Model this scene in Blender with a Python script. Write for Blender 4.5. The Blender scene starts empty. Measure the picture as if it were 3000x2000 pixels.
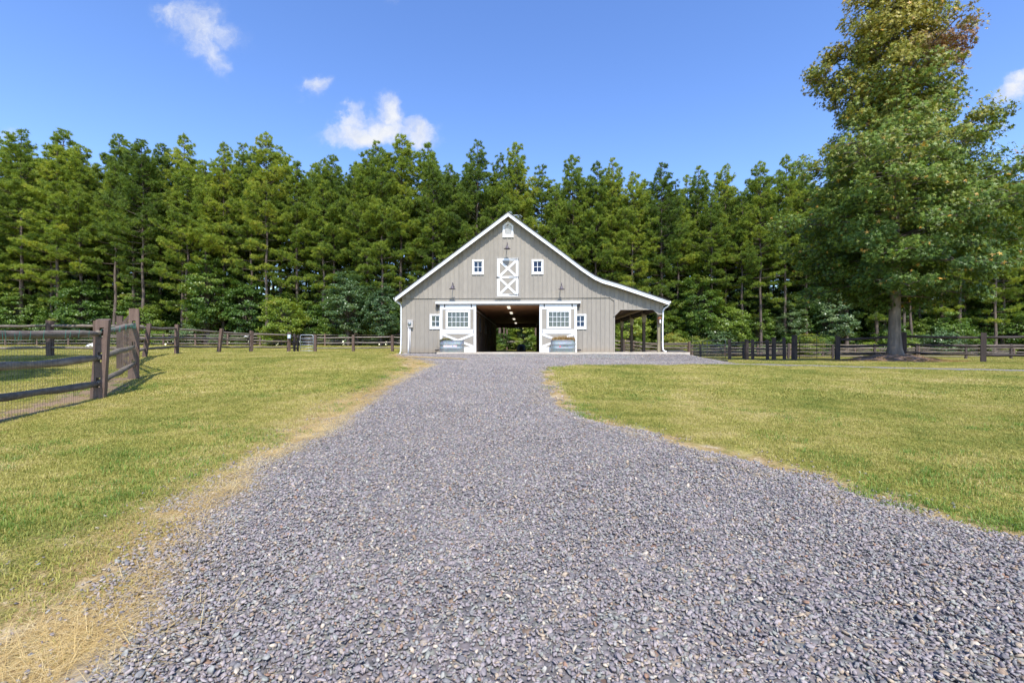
import bpy, math, random
import numpy as np
from mathutils import Vector, Matrix, Quaternion

R = math.radians
S = bpy.context.scene
COL = S.collection
random.seed(7)
rng = np.random.default_rng(7)

# ------------------------------------------------------------------ camera, sky, sun, exposure
cam = bpy.data.cameras.new('camera')
cam.lens = 16.0
cam.sensor_width = 36.0
cam.shift_y = 26 / 3000
cam.clip_start = 0.05
cam.clip_end = 2000
camo = bpy.data.objects.new('camera', cam)
camo.location = (0, 0, 1.4)
camo.rotation_euler = (R(90), 0, 0)
COL.objects.link(camo)
S.camera = camo

SUN_EL = 53.0
SUN_AZ = 9.0                       # degrees to the right of straight behind the camera
sd = Vector((-math.sin(R(SUN_AZ)) * math.cos(R(SUN_EL)), math.cos(R(SUN_AZ)) * math.cos(R(SUN_EL)), -math.sin(R(SUN_EL))))
sl = bpy.data.lights.new('sun', 'SUN')
sl.energy = 4.6
sl.angle = R(0.53)
sl.color = (1.0, 0.955, 0.88)
so = bpy.data.objects.new('sun', sl)
so.rotation_euler = sd.to_track_quat('-Z', 'Y').to_euler()
so.location = (10, -30, 60)
COL.objects.link(so)

W = bpy.data.worlds.new('World')
S.world = W
W.use_nodes = True
wn = W.node_tree
wn.nodes.clear()


def NN(nt, typ, ins=None, **props):
    n = nt.nodes.new(typ)
    for k, v in props.items():
        setattr(n, k, v)
    if ins:
        for k, v in ins.items():
            s = n.inputs[k]
            if isinstance(v, bpy.types.NodeSocket):
                nt.links.new(v, s)
            else:
                s.default_value = v
    return n


def mth(nt, op, a, b=None, c=None, clamp=False):
    n = nt.nodes.new('ShaderNodeMath')
    n.operation = op
    n.use_clamp = clamp
    for i, v in enumerate((a, b, c)):
        if v is None:
            continue
        if isinstance(v, bpy.types.NodeSocket):
            nt.links.new(v, n.inputs[i])
        else:
            n.inputs[i].default_value = v
    return n.outputs[0]


def mixc(nt, fac, a, b, blend='MIX'):
    n = nt.nodes.new('ShaderNodeMix')
    n.data_type = 'RGBA'
    n.blend_type = blend
    for s, v in ((n.inputs[0], fac), (n.inputs[6], a), (n.inputs[7], b)):
        if isinstance(v, bpy.types.NodeSocket):
            nt.links.new(v, s)
        elif isinstance(v, (int, float)):
            s.default_value = v
        else:
            s.default_value = tuple(v) + ((1,) if len(v) == 3 else ())
    return n.outputs[2]


def ramp(nt, fac, stops, interp='LINEAR'):
    n = nt.nodes.new('ShaderNodeValToRGB')
    n.color_ramp.interpolation = interp
    el = n.color_ramp.elements
    while len(el) < len(stops):
        el.new(0.5)
    for e, (p, c) in zip(el, stops):
        e.position = p
        e.color = tuple(c) + ((1,) if len(c) == 3 else ())
    nt.links.new(fac, n.inputs[0])
    return n.outputs[0]


def maprange(nt, v, a, b, c=0.0, d=1.0, smooth=False):
    n = nt.nodes.new('ShaderNodeMapRange')
    n.interpolation_type = 'SMOOTHSTEP' if smooth else 'LINEAR'
    nt.links.new(v, n.inputs[0])
    for i, x in enumerate((a, b, c, d)):
        n.inputs[i + 1].default_value = x
    return n.outputs[0]


sky = NN(wn, 'ShaderNodeTexSky', sky_type='NISHITA', sun_disc=False, sun_elevation=R(SUN_EL), sun_rotation=R(180 - SUN_AZ),
         altitude=60.0, air_density=1.0, dust_density=0.15, ozone_density=2.2)
tc = NN(wn, 'ShaderNodeTexCoord')
sep = NN(wn, 'ShaderNodeSeparateXYZ', {0: tc.outputs['Generated']})
yy = mth(wn, 'MAXIMUM', sep.outputs[1], 0.02)
px = mth(wn, 'DIVIDE', sep.outputs[0], yy)
pz = mth(wn, 'DIVIDE', sep.outputs[2], yy)
P = NN(wn, 'ShaderNodeCombineXYZ', {0: px, 1: pz, 2: 0.0}).outputs[0]
warp = NN(wn, 'ShaderNodeTexNoise', {'Vector': P, 'Scale': 9.0, 'Detail': 6.0, 'Roughness': 0.6})
wv = NN(wn, 'ShaderNodeVectorMath', {0: warp.outputs['Color'], 1: (0.5, 0.5, 0.5)}, operation='SUBTRACT').outputs[0]
wv = NN(wn, 'ShaderNodeVectorMath', {0: wv, 3: 0.13}, operation='SCALE').outputs[0]
PW = NN(wn, 'ShaderNodeVectorMath', {0: P, 1: wv}, operation='ADD').outputs[0]
fine = NN(wn, 'ShaderNodeTexNoise', {'Vector': PW, 'Scale': 20.0, 'Detail': 10.0, 'Roughness': 0.68}).outputs['Fac']
# clouds: direction (tan azimuth, tan elevation), half sizes, tilt, thickness
clouds = [(-0.690, 0.705, 0.082, 0.088, 25, 0.78), (-0.655, 0.640, 0.060, 0.065, 0, 0.7), (-0.745, 0.738, 0.08, 0.03, -10, 0.62),
          (-0.620, 0.690, 0.075, 0.045, -25, 0.55), (-0.430, 0.575, 0.048, 0.046, 40, 0.85),
          (-0.315, 0.478, 0.15, 0.034, 2, 1.25), (-0.265, 0.512, 0.045, 0.055, 30, 1.1), (-0.205, 0.482, 0.06, 0.042, -25, 1.1), (-0.355, 0.50, 0.055, 0.032, 20, 0.9), (-0.305, 0.492, 0.07, 0.042, 8, 1.0),
          (1.115, 0.570, 0.070, 0.034, 28, 1.15), (1.13, 0.60, 0.05, 0.03, 10, 1.0), (1.06, 0.50, 0.05, 0.018, 15, 0.4), (-1.12, 0.47, 0.03, 0.03, 0, 0.6),
          (-0.255, 0.755, 0.02, 0.02, 0, 0.3)]
dens = None
for cx, cz, rx, rz, tilt, th in clouds:
    mp = NN(wn, 'ShaderNodeMapping', {'Vector': PW, 'Location': (cx, cz, 0), 'Rotation': (0, 0, R(tilt)), 'Scale': (rx, rz, 1)}, vector_type='TEXTURE')
    ln = NN(wn, 'ShaderNodeVectorMath', {0: mp.outputs[0]}, operation='LENGTH').outputs['Value']
    mk = maprange(wn, ln, 1.25, 0.0, 0.0, th, True)
    dens = mk if dens is None else mth(wn, 'MAXIMUM', dens, mk)
front = maprange(wn, sep.outputs[1], 0.02, 0.1)
dn = mth(wn, 'SUBTRACT', mth(wn, 'ADD', dens, mth(wn, 'MULTIPLY', fine, 1.3)), 0.60)
dn = mth(wn, 'MULTIPLY', dn, mth(wn, 'MULTIPLY', mth(wn, 'MULTIPLY', dens, 2.2, clamp=True), front))
cl = maprange(wn, dn, 0.0, 1.4, 0.0, 1.0, True)
hsv = NN(wn, 'ShaderNodeHueSaturation', {'Color': sky.outputs[0], 'Saturation': 1.18, 'Hue': 0.512, 'Value': 2.28})
shade = mth(wn, 'ADD', 5.6, mth(wn, 'MULTIPLY', fine, 2.4))
cc = NN(wn, 'ShaderNodeCombineColor', {0: mth(wn, 'MULTIPLY', shade, 0.97), 1: shade, 2: mth(wn, 'MULTIPLY', shade, 1.06)}).outputs[0]
wcol = mixc(wn, cl, hsv.outputs[0], cc)
bg = NN(wn, 'ShaderNodeBackground', {'Color': wcol, 'Strength': 0.1})
wo = NN(wn, 'ShaderNodeOutputWorld', {'Surface': bg.outputs[0]})

S.view_settings.view_transform = 'Standard'
S.view_settings.look = 'None'
S.view_settings.gamma = 1.0
S.view_settings.exposure = 0.40
S.view_settings.use_curve_mapping = False
S.render.engine = 'CYCLES'
cy = S.cycles
cy.max_bounces = 6
cy.diffuse_bounces = 3
cy.glossy_bounces = 3
cy.transmission_bounces = 4
cy.transparent_max_bounces = 12
cy.use_denoising = True
cy.use_adaptive_sampling = True
cy.adaptive_threshold = 0.01
cy.caustics_reflective = False
cy.caustics_refractive = False

# ------------------------------------------------------------------ terrain
TH = R(2.0)
CT, ST = math.cos(TH), math.sin(TH)
BX, BY, BZ = -0.23, 26.1, 1.30
PL = np.array([[-60, -2.6], [-15, -.8], [0, 0], [4, .22], [8.65, .5], [11.7, .70], [16, .98], [19, 1.12], [23, 1.25], [30, 1.27], [37, 1.25], [45, 1.6], [52, 1.98], [60, 2.1], [160, 2.6], [600, 3]])
PC = np.array([[-60, -2.6], [-15, -.85], [0, 0], [5, .2825], [10, .53], [15, .7425], [20, .92], [25, 1.06], [30, 1.12], [45, 1.2], [52, 1.4], [60, 1.5], [160, 2.0], [600, 3]])
PR = np.array([[-60, -2.6], [-15, -.8], [0, 0], [5, .28], [10, .47], [17, .63], [22, .79], [28, .76], [32, .70], [40, .64], [52, .8], [60, .95], [160, 1.4], [600, 3]])
MOUND = (21.4, 25.6)


def sm(t):
    t = np.clip(t, 0, 1)
    return t * t * (3 - 2 * t)


def prof(P, y):
    s = 0
    for k, w in ((-1.2, .25), (0, .5), (1.2, .25)):
        s = s + w * np.interp(np.asarray(y, float) + k, P[:, 0], P[:, 1])
    return s


def TZ(x, y):
    x = np.asarray(x, float)
    y = np.asarray(y, float)
    l, c, r = prof(PL, y), prof(PC, y), prof(PR, y)
    wl = sm(-x / 8.0)
    wr = sm(x / 10.0)
    z = c * (1 - wl - wr) + l * wl + r * wr
    dx, dy = x - BX, y - BY
    u = dx * CT - dy * ST
    v = dx * ST + dy * CT
    ox = np.maximum(np.maximum(-6.6 - u, u - 9.4), 0)
    oy = np.maximum(np.maximum(-1.3 - v, v - 18.6), 0)
    k = 1 - sm(np.sqrt(ox * ox + oy * oy) / 2.3)
    z = z * (1 - k) + 1.15 * k
    m = np.hypot((x - MOUND[0]) / 3.4, (y - MOUND[1]) / 1.9)
    return z + 0.42 * (1 - sm(m))


def tz(x, y):
    return float(TZ(x, y))


def vnoise(x, y, sc, seed=0):
    """cheap smooth value noise on arrays, 0..1"""
    x = np.asarray(x, float) * sc
    y = np.asarray(y, float) * sc
    xi, yi = np.floor(x).astype(int), np.floor(y).astype(int)
    fx, fy = x - xi, y - yi
    fx, fy = fx * fx * (3 - 2 * fx), fy * fy * (3 - 2 * fy)

    def h(a, b):
        n = (a * 374761393 + b * 668265263 + seed * 974711) & 0x7fffffff
        n = ((n ^ (n >> 13)) * 1274126177) & 0x7fffffff
        return ((n ^ (n >> 16)) & 0xffff) / 65535.0
    return (h(xi, yi) * (1 - fx) + h(xi + 1, yi) * fx) * (1 - fy) + (h(xi, yi + 1) * (1 - fx) + h(xi + 1, yi + 1) * fx) * fy


# edges of the gravel drive: x as a function of y (left edge, right edge), and of the strip of dead grass left of it
EL = np.array([[-30, -1.9], [0, -1.75], [1.8, -1.75], [2.7, -2.06], [3.6, -2.38], [4.5, -2.62], [5.6, -2.48], [7.2, -2.6], [9.6, -2.81], [14.5, -2.99], [16.7, -2.9], [18.4, -3.4], [19.6, -4.3], [21, -5.3], [23, -5.9], [26, -6.0]])
ER = np.array([[-30, 5.0], [0, 4.6], [2.2, 4.1], [2.96, 3.33], [3.3, 3.04], [3.72, 2.79], [4.26, 2.54], [4.98, 2.21], [5.78, 1.68], [6.74, 1.05], [8.06, .80], [10.4, .74], [14.3, .94], [16.4, 1.35], [17.4, 2.0], [18.3, 3.4], [19.4, 5.6], [20.4, 8.2], [21.2, 9.9], [22.5, 10.9], [26, 11.4], [29, 10.6]])
EG = np.array([[-30, -2.9], [2.3, -2.62], [2.86, -2.75], [3.8, -2.86], [5.56, -3.22], [7.2, -3.28], [11, -3.45], [15.8, -4.0], [18.5, -4.9], [21.4, -5.9], [24, -6.6], [26, -6.8]])


def edge(E, y):
    return np.interp(np.asarray(y, float), E[:, 0], E[:, 1])


def on_drive(x, y, pad=0.0):
    n = (vnoise(x, y, 2.2, 5) - .5) * .5 + (vnoise(x, y, 7, 6) - .5) * .22
    return (x > edge(EL, y) + n - pad) & (x < edge(ER, y) + n + pad) & (y < 28) & (y > -25)


def in_slab(x, y):
    dx, dy = np.asarray(x) - BX, np.asarray(y) - BY
    u = dx * CT - dy * ST
    v = dx * ST + dy * CT
    return ((u > -6.3) & (u < 8.9) & (v > -0.05) & (v < 18.5)) | ((u > -3.95) & (u < 10.0) & (v > -0.86) & (v < 18.5))


# ------------------------------------------------------------------ mesh helpers
class MB:
    def __init__(s):
        s.v, s.f, s.m = [], [], []

    def add(s, vs, fs, mi=0):
        o = len(s.v)
        s.v += [tuple(p) for p in vs]
        s.f += [tuple(i + o for i in f) for f in fs]
        s.m += [mi] * len(fs)
        return s

    def box(s, x0, x1, y0, y1, z0, z1, mi=0):
        vs = [(x0, y0, z0), (x1, y0, z0), (x1, y1, z0), (x0, y1, z0), (x0, y0, z1), (x1, y0, z1), (x1, y1, z1), (x0, y1, z1)]
        return s.add(vs, [(0, 3, 2, 1), (4, 5, 6, 7), (0, 1, 5, 4), (1, 2, 6, 5), (2, 3, 7, 6), (3, 0, 4, 7)], mi)

    def bar(s, p0, p1, w, t, up=(0, 0, 1), mi=0):
        """rectangular bar from p0 to p1: w across 'up x dir', t along up"""
        p0, p1, up = Vector(p0), Vector(p1), Vector(up)
        d = (p1 - p0).normalized()
        sx = d.cross(up).normalized()
        uz = sx.cross(d).normalized()
        vs = []
        for p in (p0, p1):
            for a, b in ((-1, -1), (1, -1), (1, 1), (-1, 1)):
                vs.append(p + sx * (a * w / 2) + uz * (b * t / 2))
        return s.add(vs, [(0, 1, 2, 3), (7, 6, 5, 4), (0, 4, 5, 1), (1, 5, 6, 2), (2, 6, 7, 3), (3, 7, 4, 0)], mi)

    def prism(s, poly, y0, y1, mi=0):
        """polygon in xz (counter-clockwise seen from -y) extruded from y0 to y1"""
        n = len(poly)
        vs = [(a, y0, b) for a, b in poly] + [(a, y1, b) for a, b in poly]
        fs = [tuple(range(n)), tuple(range(2 * n - 1, n - 1, -1))]
        fs += [(i, i + n, (i + 1) % n + n, (i + 1) % n) for i in range(n)]
        return s.add(vs, fs, mi)

    def tube(s, pts, rad, n=8, mi=0, cap=True, flat=1.0):
        pts = [Vector(p) for p in pts]
        if not isinstance(rad, (list, tuple)):
            rad = [rad] * len(pts)
        vs, fs = [], []
        ref = Vector((0, 0, 1))
        d0 = (pts[1] - pts[0]).normalized()
        if abs(d0.z) > .9:
            ref = Vector((1, 0, 0))
        a = d0.cross(ref).normalized()
        for i, p in enumerate(pts):
            d = (pts[min(i + 1, len(pts) - 1)] - pts[max(i - 1, 0)]).normalized()
            a = (a - d * a.dot(d)).normalized()
            b = d.cross(a)
            for k in range(n):
                t = 2 * math.pi * k / n
                vs.append(p + (a * math.cos(t) + b * math.sin(t) * flat) * rad[i])
        for i in range(len(pts) - 1):
            for k in range(n):
                fs.append((i * n + k, i * n + (k + 1) % n, (i + 1) * n + (k + 1) % n, (i + 1) * n + k))
        if cap:
            fs.append(tuple(range(n - 1, -1, -1)))
            fs.append(tuple(range((len(pts) - 1) * n, len(pts) * n)))
        return s.add(vs, fs, mi)

    def lathe(s, prof_, c=(0, 0, 0), n=20, mi=0, sx=1.0, sy=1.0):
        vs, fs = [], []
        for r, z in prof_:
            for k in range(n):
                t = 2 * math.pi * k / n
                vs.append((c[0] + r * math.cos(t) * sx, c[1] + r * math.sin(t) * sy, c[2] + z))
        for i in range(len(prof_) - 1):
            for k in range(n):
                fs.append((i * n + k, i * n + (k + 1) % n, (i + 1) * n + (k + 1) % n, (i + 1) * n + k))
        return s.add(vs, fs, mi)

    def build(s, name, mats, parent=None, smooth=False, loc=(0, 0, 0)):
        me = bpy.data.meshes.new(name)
        me.from_pydata(s.v, [], s.f)
        for m in (mats if isinstance(mats, (list, tuple)) else [mats]):
            me.materials.append(m)
        if any(s.m):
            me.polygons.foreach_set('material_index', s.m)
        if smooth:
            me.polygons.foreach_set('use_smooth', [True] * len(me.polygons))
        me.update()
        return link(name, me, parent, loc)


def link(name, data, parent=None, loc=(0, 0, 0)):
    o = bpy.data.objects.new(name, data)
    o.location = loc
    if parent is not None:
        o.parent = parent
    COL.objects.link(o)
    return o


def tag(o, label=None, cat=None, group=None, kind=None):
    if label:
        o['label'] = label
    if cat:
        o['category'] = cat
    if group:
        o['group'] = group
    if kind:
        o['kind'] = kind
    return o


def thing(name, label, cat, loc=(0, 0, 0), rz=0.0, group=None):
    o = bpy.data.objects.new(name, None)
    o.empty_display_size = 0.3
    o.location = loc
    o.rotation_euler = (0, 0, rz)
    COL.objects.link(o)
    return tag(o, label, cat, group)


def copy_tree(o, parent=None):
    c = o.copy()
    COL.objects.link(c)
    if parent is not None:
        c.parent = parent
    for ch in o.children:
        copy_tree(ch, c)
    return c


def tri_mesh(name, V, Fc, mats, mi=None, attrs=None, smooth=False):
    """fast mesh from arrays: V (n,3), Fc (m,3)"""
    me = bpy.data.meshes.new(name)
    V = np.asarray(V, np.float32)
    Fc = np.asarray(Fc, np.int32)
    me.vertices.add(len(V))
    me.vertices.foreach_set('co', V.ravel())
    k = Fc.shape[1]
    me.loops.add(Fc.size)
    me.loops.foreach_set('vertex_index', Fc.ravel())
    me.polygons.add(len(Fc))
    me.polygons.foreach_set('loop_start', np.arange(0, Fc.size, k, dtype=np.int32))
    for m in mats:
        me.materials.append(m)
    if mi is not None:
        me.polygons.foreach_set('material_index', np.asarray(mi, np.int32))
    if smooth:
        me.polygons.foreach_set('use_smooth', np.ones(len(Fc), bool))
    for an, (ty, arr) in (attrs or {}).items():
        at = me.attributes.new(an, ty, 'POINT')
        at.data.foreach_set('value' if ty == 'FLOAT' else ('vector' if ty == 'FLOAT_VECTOR' else 'color'), np.asarray(arr, np.float32).ravel())
    me.update(calc_edges=True)
    return me


# ------------------------------------------------------------------ materials
def new_mat(name):
    m = bpy.data.materials.new(name)
    m.use_nodes = True
    nt = m.node_tree
    b = nt.nodes['Principled BSDF']
    return m, nt, b


def simple(name, col, rough=0.6, metal=0.0, var=0.06, scale=4.0, bump=0.0, bscale=40.0):
    m, nt, b = new_mat(name)
    g = NN(nt, 'ShaderNodeNewGeometry')
    n = NN(nt, 'ShaderNodeTexNoise', {'Vector': g.outputs['Position'], 'Scale': scale, 'Detail': 5.0, 'Roughness': .6}).outputs['Fac']
    k = maprange(nt, n, .3, .7, 1 - var, 1 + var)
    c = NN(nt, 'ShaderNodeVectorMath', {0: tuple(col), 3: k}, operation='SCALE').outputs[0]
    nt.links.new(c, b.inputs['Base Color'])
    b.inputs['Roughness'].default_value = rough
    b.inputs['Metallic'].default_value = metal
    if bump:
        n2 = NN(nt, 'ShaderNodeTexNoise', {'Vector': g.outputs['Position'], 'Scale': bscale, 'Detail': 4.0}).outputs['Fac']
        bp = NN(nt, 'ShaderNodeBump', {'Height': n2, 'Strength': bump, 'Distance': .01})
        nt.links.new(bp.outputs[0], b.inputs['Normal'])
    return m


def painted_boards(name, col, var=.13):
    m, nt, b = new_mat(name)
    t = NN(nt, 'ShaderNodeTexCoord')
    oi = NN(nt, 'ShaderNodeObjectInfo')
    off = NN(nt, 'ShaderNodeVectorMath', {0: t.outputs['Object'], 1: NN(nt, 'ShaderNodeCombineXYZ', {0: mth(nt, 'MULTIPLY', oi.outputs['Random'], 9.0), 2: mth(nt, 'MULTIPLY', oi.outputs['Random'], 31.0)}).outputs[0]}, operation='ADD').outputs[0]
    mp = NN(nt, 'ShaderNodeMapping', {'Vector': off, 'Scale': (26, 26, 1.1)})
    gr = NN(nt, 'ShaderNodeTexNoise', {'Vector': mp.outputs[0], 'Scale': 2.0, 'Detail': 8.0, 'Roughness': .65}).outputs['Fac']
    bl = NN(nt, 'ShaderNodeTexNoise', {'Vector': off, 'Scale': 2.4, 'Detail': 4.0}).outputs['Fac']
    k = mth(nt, 'ADD', maprange(nt, gr, .3, .7, 1 - var * .6, 1 + var * .6), maprange(nt, bl, .3, .7, -var * .45, var * .45))
    k = mth(nt, 'ADD', k, maprange(nt, oi.outputs['Random'], 0, 1, -.065, .065))
    c = NN(nt, 'ShaderNodeVectorMath', {0: tuple(col), 3: k}, operation='SCALE').outputs[0]
    kn = NN(nt, 'ShaderNodeTexVoronoi', {'Vector': NN(nt, 'ShaderNodeMapping', {'Vector': off, 'Scale': (4, 4, 1.6)}).outputs[0], 'Scale': 1.0}).outputs['Distance']
    c = mixc(nt, maprange(nt, kn, .03, .1, .3, 0.0), c, (col[0] * .55, col[1] * .52, col[2] * .5))
    sx_ = NN(nt, 'ShaderNodeSeparateXYZ', {0: t.outputs['Object']})
    dn_ = NN(nt, 'ShaderNodeTexNoise', {'Vector': NN(nt, 'ShaderNodeMapping', {'Vector': t.outputs['Object'], 'Scale': (7, 7, 2.0)}).outputs[0], 'Scale': 1.0, 'Detail': 5.0}).outputs['Fac']
    splash = mth(nt, 'MULTIPLY', maprange(nt, mth(nt, 'SUBTRACT', sx_.outputs[2], mth(nt, 'MULTIPLY', dn_, .55)), -.25, .12, .5, 0.0, True), 1.0)
    c = mixc(nt, splash, c, (.27, .21, .145))
    nt.links.new(c, b.inputs['Base Color'])
    b.inputs['Roughness'].default_value = .72
    bp = NN(nt, 'ShaderNodeBump', {'Height': gr, 'Strength': .25, 'Distance': .004})
    nt.links.new(bp.outputs[0], b.inputs['Normal'])
    return m


def wood(name, dark, light, axis='Z', moss=None, rough=.85, grain=30.0):
    m, nt, b = new_mat(name)
    t = NN(nt, 'ShaderNodeTexCoord')
    oi = NN(nt, 'ShaderNodeObjectInfo')
    off = NN(nt, 'ShaderNodeVectorMath', {0: t.outputs['Object'], 1: NN(nt, 'ShaderNodeCombineXYZ', {0: mth(nt, 'MULTIPLY', oi.outputs['Random'], 17.0), 2: mth(nt, 'MULTIPLY', oi.outputs['Random'], 5.0)}).outputs[0]}, operation='ADD').outputs[0]
    sc = {'Z': (grain, grain, 1.3), 'X': (1.3, grain, grain), 'Y': (grain, 1.3, grain), 'A': (grain * .3, grain * .3, grain * .6)}[axis]
    mp = NN(nt, 'ShaderNodeMapping', {'Vector': off, 'Scale': sc})
    gr = NN(nt, 'ShaderNodeTexNoise', {'Vector': mp.outputs[0], 'Scale': 1.0, 'Detail': 7.0, 'Roughness': .65, 'Distortion': .4}).outputs['Fac']
    bl = NN(nt, 'ShaderNodeTexNoise', {'Vector': off, 'Scale': 2.2, 'Detail': 4.0}).outputs['Fac']
    f = mth(nt, 'ADD', maprange(nt, gr, .3, .72, 0, .75), maprange(nt, bl, .3, .7, -.1, .3), clamp=True)
    c = mixc(nt, f, dark, light)
    c = mixc(nt, maprange(nt, gr, .36, .3, 0, .8), c, tuple(x * .3 for x in dark))
    if moss:
        bn = NN(nt, 'ShaderNodeTexNoise', {'Vector': off, 'Scale': 5.0, 'Detail': 6.0}).outputs['Fac']
        c = mixc(nt, maprange(nt, bn, .52, .72, 0, .55), c, moss)
    c = mixc(nt, 1.0, c, NN(nt, 'ShaderNodeCombineColor', {0: maprange(nt, oi.outputs['Random'], 0, 1, .8, 1.2), 1: maprange(nt, oi.outputs['Random'], 0, 1, .8, 1.18), 2: maprange(nt, oi.outputs['Random'], 0, 1, .82, 1.15)}).outputs[0], 'MULTIPLY')
    nt.links.new(c, b.inputs['Base Color'])
    b.inputs['Roughness'].default_value = rough
    bp = NN(nt, 'ShaderNodeBump', {'Height': gr, 'Strength': .6, 'Distance': .012})
    nt.links.new(bp.outputs[0], b.inputs['Normal'])
    return m


def leaf_mat(name, stops, trans=.35, rough=.5, spec=.35, noise_scale=.5, amount=.35, use_attr=True):
    """foliage: colour from the leaf's own random value plus a slow drift over the tree; a mix of diffuse and translucent"""
    m, nt, b = new_mat(name)
    g = NN(nt, 'ShaderNodeNewGeometry')
    oi = NN(nt, 'ShaderNodeObjectInfo')
    a = NN(nt, 'ShaderNodeAttribute', attribute_name='rnd').outputs['Fac']
    n = NN(nt, 'ShaderNodeTexNoise', {'Vector': g.outputs['Position'], 'Scale': noise_scale, 'Detail': 3.0}).outputs['Fac']
    f = mth(nt, 'ADD', mth(nt, 'MULTIPLY', a, 1 - amount), maprange(nt, n, .3, .7, 0, amount))
    f = mth(nt, 'ADD', f, maprange(nt, oi.outputs['Random'], 0, 1, -.2, .2), clamp=True)
    c = ramp(nt, f, stops)
    nt.links.new(c, b.inputs['Base Color'])
    b.inputs['Roughness'].default_value = rough
    b.inputs['Specular IOR Level'].default_value = spec
    tr = NN(nt, 'ShaderNodeBsdfTranslucent', {'Color': mixc(nt, 1.0, c, (1.25, 1.2, .55), 'MULTIPLY')})
    mx = NN(nt, 'ShaderNodeMixShader', {0: trans, 1: b.outputs[0], 2: tr.outputs[0]})
    nt.links.new(mx.outputs[0], nt.nodes['Material Output'].inputs['Surface'])
    return m


M = {}
M['siding'] = painted_boards('siding_paint', (.305, .272, .226))
M['white'] = simple('white_paint', (.80, .80, .79), .5, var=.03, scale=3.0)
M['batten'] = painted_boards('batten_paint', (.292, .264, .225))
M['soffit'] = simple('soffit_paint', (.30, .26, .22), .7)
M['iron'] = simple('black_iron', (.025, .022, .028), .5)
M['lamp'] = simple('lamp_enamel', (.10, .085, .10), .45)
M['roof'] = simple('roof_shingle', (.035, .035, .038), .8, var=.3, scale=9, bump=.3)
M['concrete'] = simple('concrete', (.52, .45, .36), .9, var=.16, scale=3, bump=.25)
M['foundation'] = simple('foundation_block', (.33, .29, .24), .9, var=.2, scale=6, bump=.3)
M['track'] = simple('steel_track', (.32, .30, .32), .45, .5)
M['galv'] = None
M['dark_wood'] = wood('interior_wood', (.07, .045, .03), (.16, .105, .07), 'Z')
M['ceiling_wood'] = wood('ceiling_wood', (.24, .115, .055), (.42, .22, .115), 'X', grain=18)
M['leanto_wood'] = wood('leanto_wood', (.13, .085, .055), (.24, .16, .10), 'Y')
M['beam'] = wood('leanto_beam', (.06, .045, .032), (.15, .11, .075), 'Z')  # wood darkened: the shade under the lean-to is put into its colour
M['treated'] = wood('treated_post', (.20, .17, .105), (.36, .31, .20), 'Z', moss=(.19, .21, .11))
M['post'] = wood('fence_post_wood', (.075, .046, .034), (.20, .135, .105), 'Z')
M['rail'] = wood('fence_rail_wood', (.10, .074, .056), (.29, .24, .195), 'A', moss=(.12, .125, .065), grain=24)
M['rail_dark'] = wood('shade_toned_rail_wood', (.03, .023, .02), (.10, .075, .066), 'A', grain=24)  # rail colour darkened to carry the sweetgum's shade
M['post_dark'] = wood('shade_toned_post_wood', (.03, .022, .02), (.085, .062, .054), 'Z')  # tree shade worked into the post colour as well
M['rail_grey'] = wood('weathered_rail_wood', (.14, .11, .09), (.33, .28, .24), 'A', grain=20)
M['bark'] = wood('pine_bark', (.05, .036, .028), (.19, .145, .12), 'Z', grain=7)
M['gum_bark'] = wood('sweetgum_bark', (.07, .055, .043), (.22, .185, .155), 'Z', grain=9)
M['twig'] = simple('twig_bark', (.085, .065, .05), .9)
M['gate'] = simple('galvanised_tube', (.42, .47, .53), .4, .35, var=.1)
M['black_tube'] = simple('black_tube', (.02, .02, .022), .5)
M['grey_tube'] = simple('grey_tube', (.13, .14, .15), .45, .3)
M['wire'] = simple('wire', (.10, .11, .09), .5, .3)
M['green_wire'] = simple('green_wire', (.03, .22, .17), .5)
M['plastic_black'] = simple('black_plastic', (.012, .012, .014), .45)
M['meter'] = simple('meter_box_paint', (.52, .48, .44), .5, .1)
M['pvc'] = simple('pvc', (.78, .78, .80), .4)
M['rock'] = simple('pale_rock', (.46, .40, .29), .9, var=.25, scale=9, bump=.5)
M['dogfur'] = simple('white_fur', (.80, .78, .74), .9)
M['patina'] = simple('copper_patina', (.30, .36, .38), .6, .2, var=.3, scale=14)
M['rust'] = simple('rusty_tin', (.24, .09, .04), .8, var=.4, scale=30)
M['red'] = simple('red_print', (.62, .03, .05), .5)
M['blue'] = simple('blue_print', (.03, .05, .42), .5)
M['ink'] = simple('black_print', (.02, .02, .025), .5)
M['sticker'] = simple('white_sticker', (.80, .78, .78), .4)
M['yellow'] = simple('yellow_plastic', (.75, .52, .03), .5)
M['paleblue'] = simple('pale_blue_plastic', (.45, .60, .66), .5)


def galv():
    m, nt, b = new_mat('galvanised_sheet')
    g = NN(nt, 'ShaderNodeNewGeometry')
    v = NN(nt, 'ShaderNodeTexVoronoi', {'Vector': g.outputs['Position'], 'Scale': 26.0})
    n = NN(nt, 'ShaderNodeTexNoise', {'Vector': g.outputs['Position'], 'Scale': 3.0, 'Detail': 4.0}).outputs['Fac']
    c = mixc(nt, maprange(nt, n, .3, .7), (.19, .225, .235), (.28, .31, .315))
    c = mixc(nt, .12, c, v.outputs['Color'])
    nt.links.new(c, b.inputs['Base Color'])
    b.inputs['Metallic'].default_value = .32
    b.inputs['Roughness'].default_value = .42
    return m


M['galv'] = galv()


def lit():
    m, nt, b = new_mat('lit_diffuser')
    b.inputs['Base Color'].default_value = (.8, .78, .7, 1)
    b.inputs['Emission Color'].default_value = (1, .93, .78, 1)
    b.inputs['Emission Strength'].default_value = .75
    return m


M['lit'] = lit()


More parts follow.
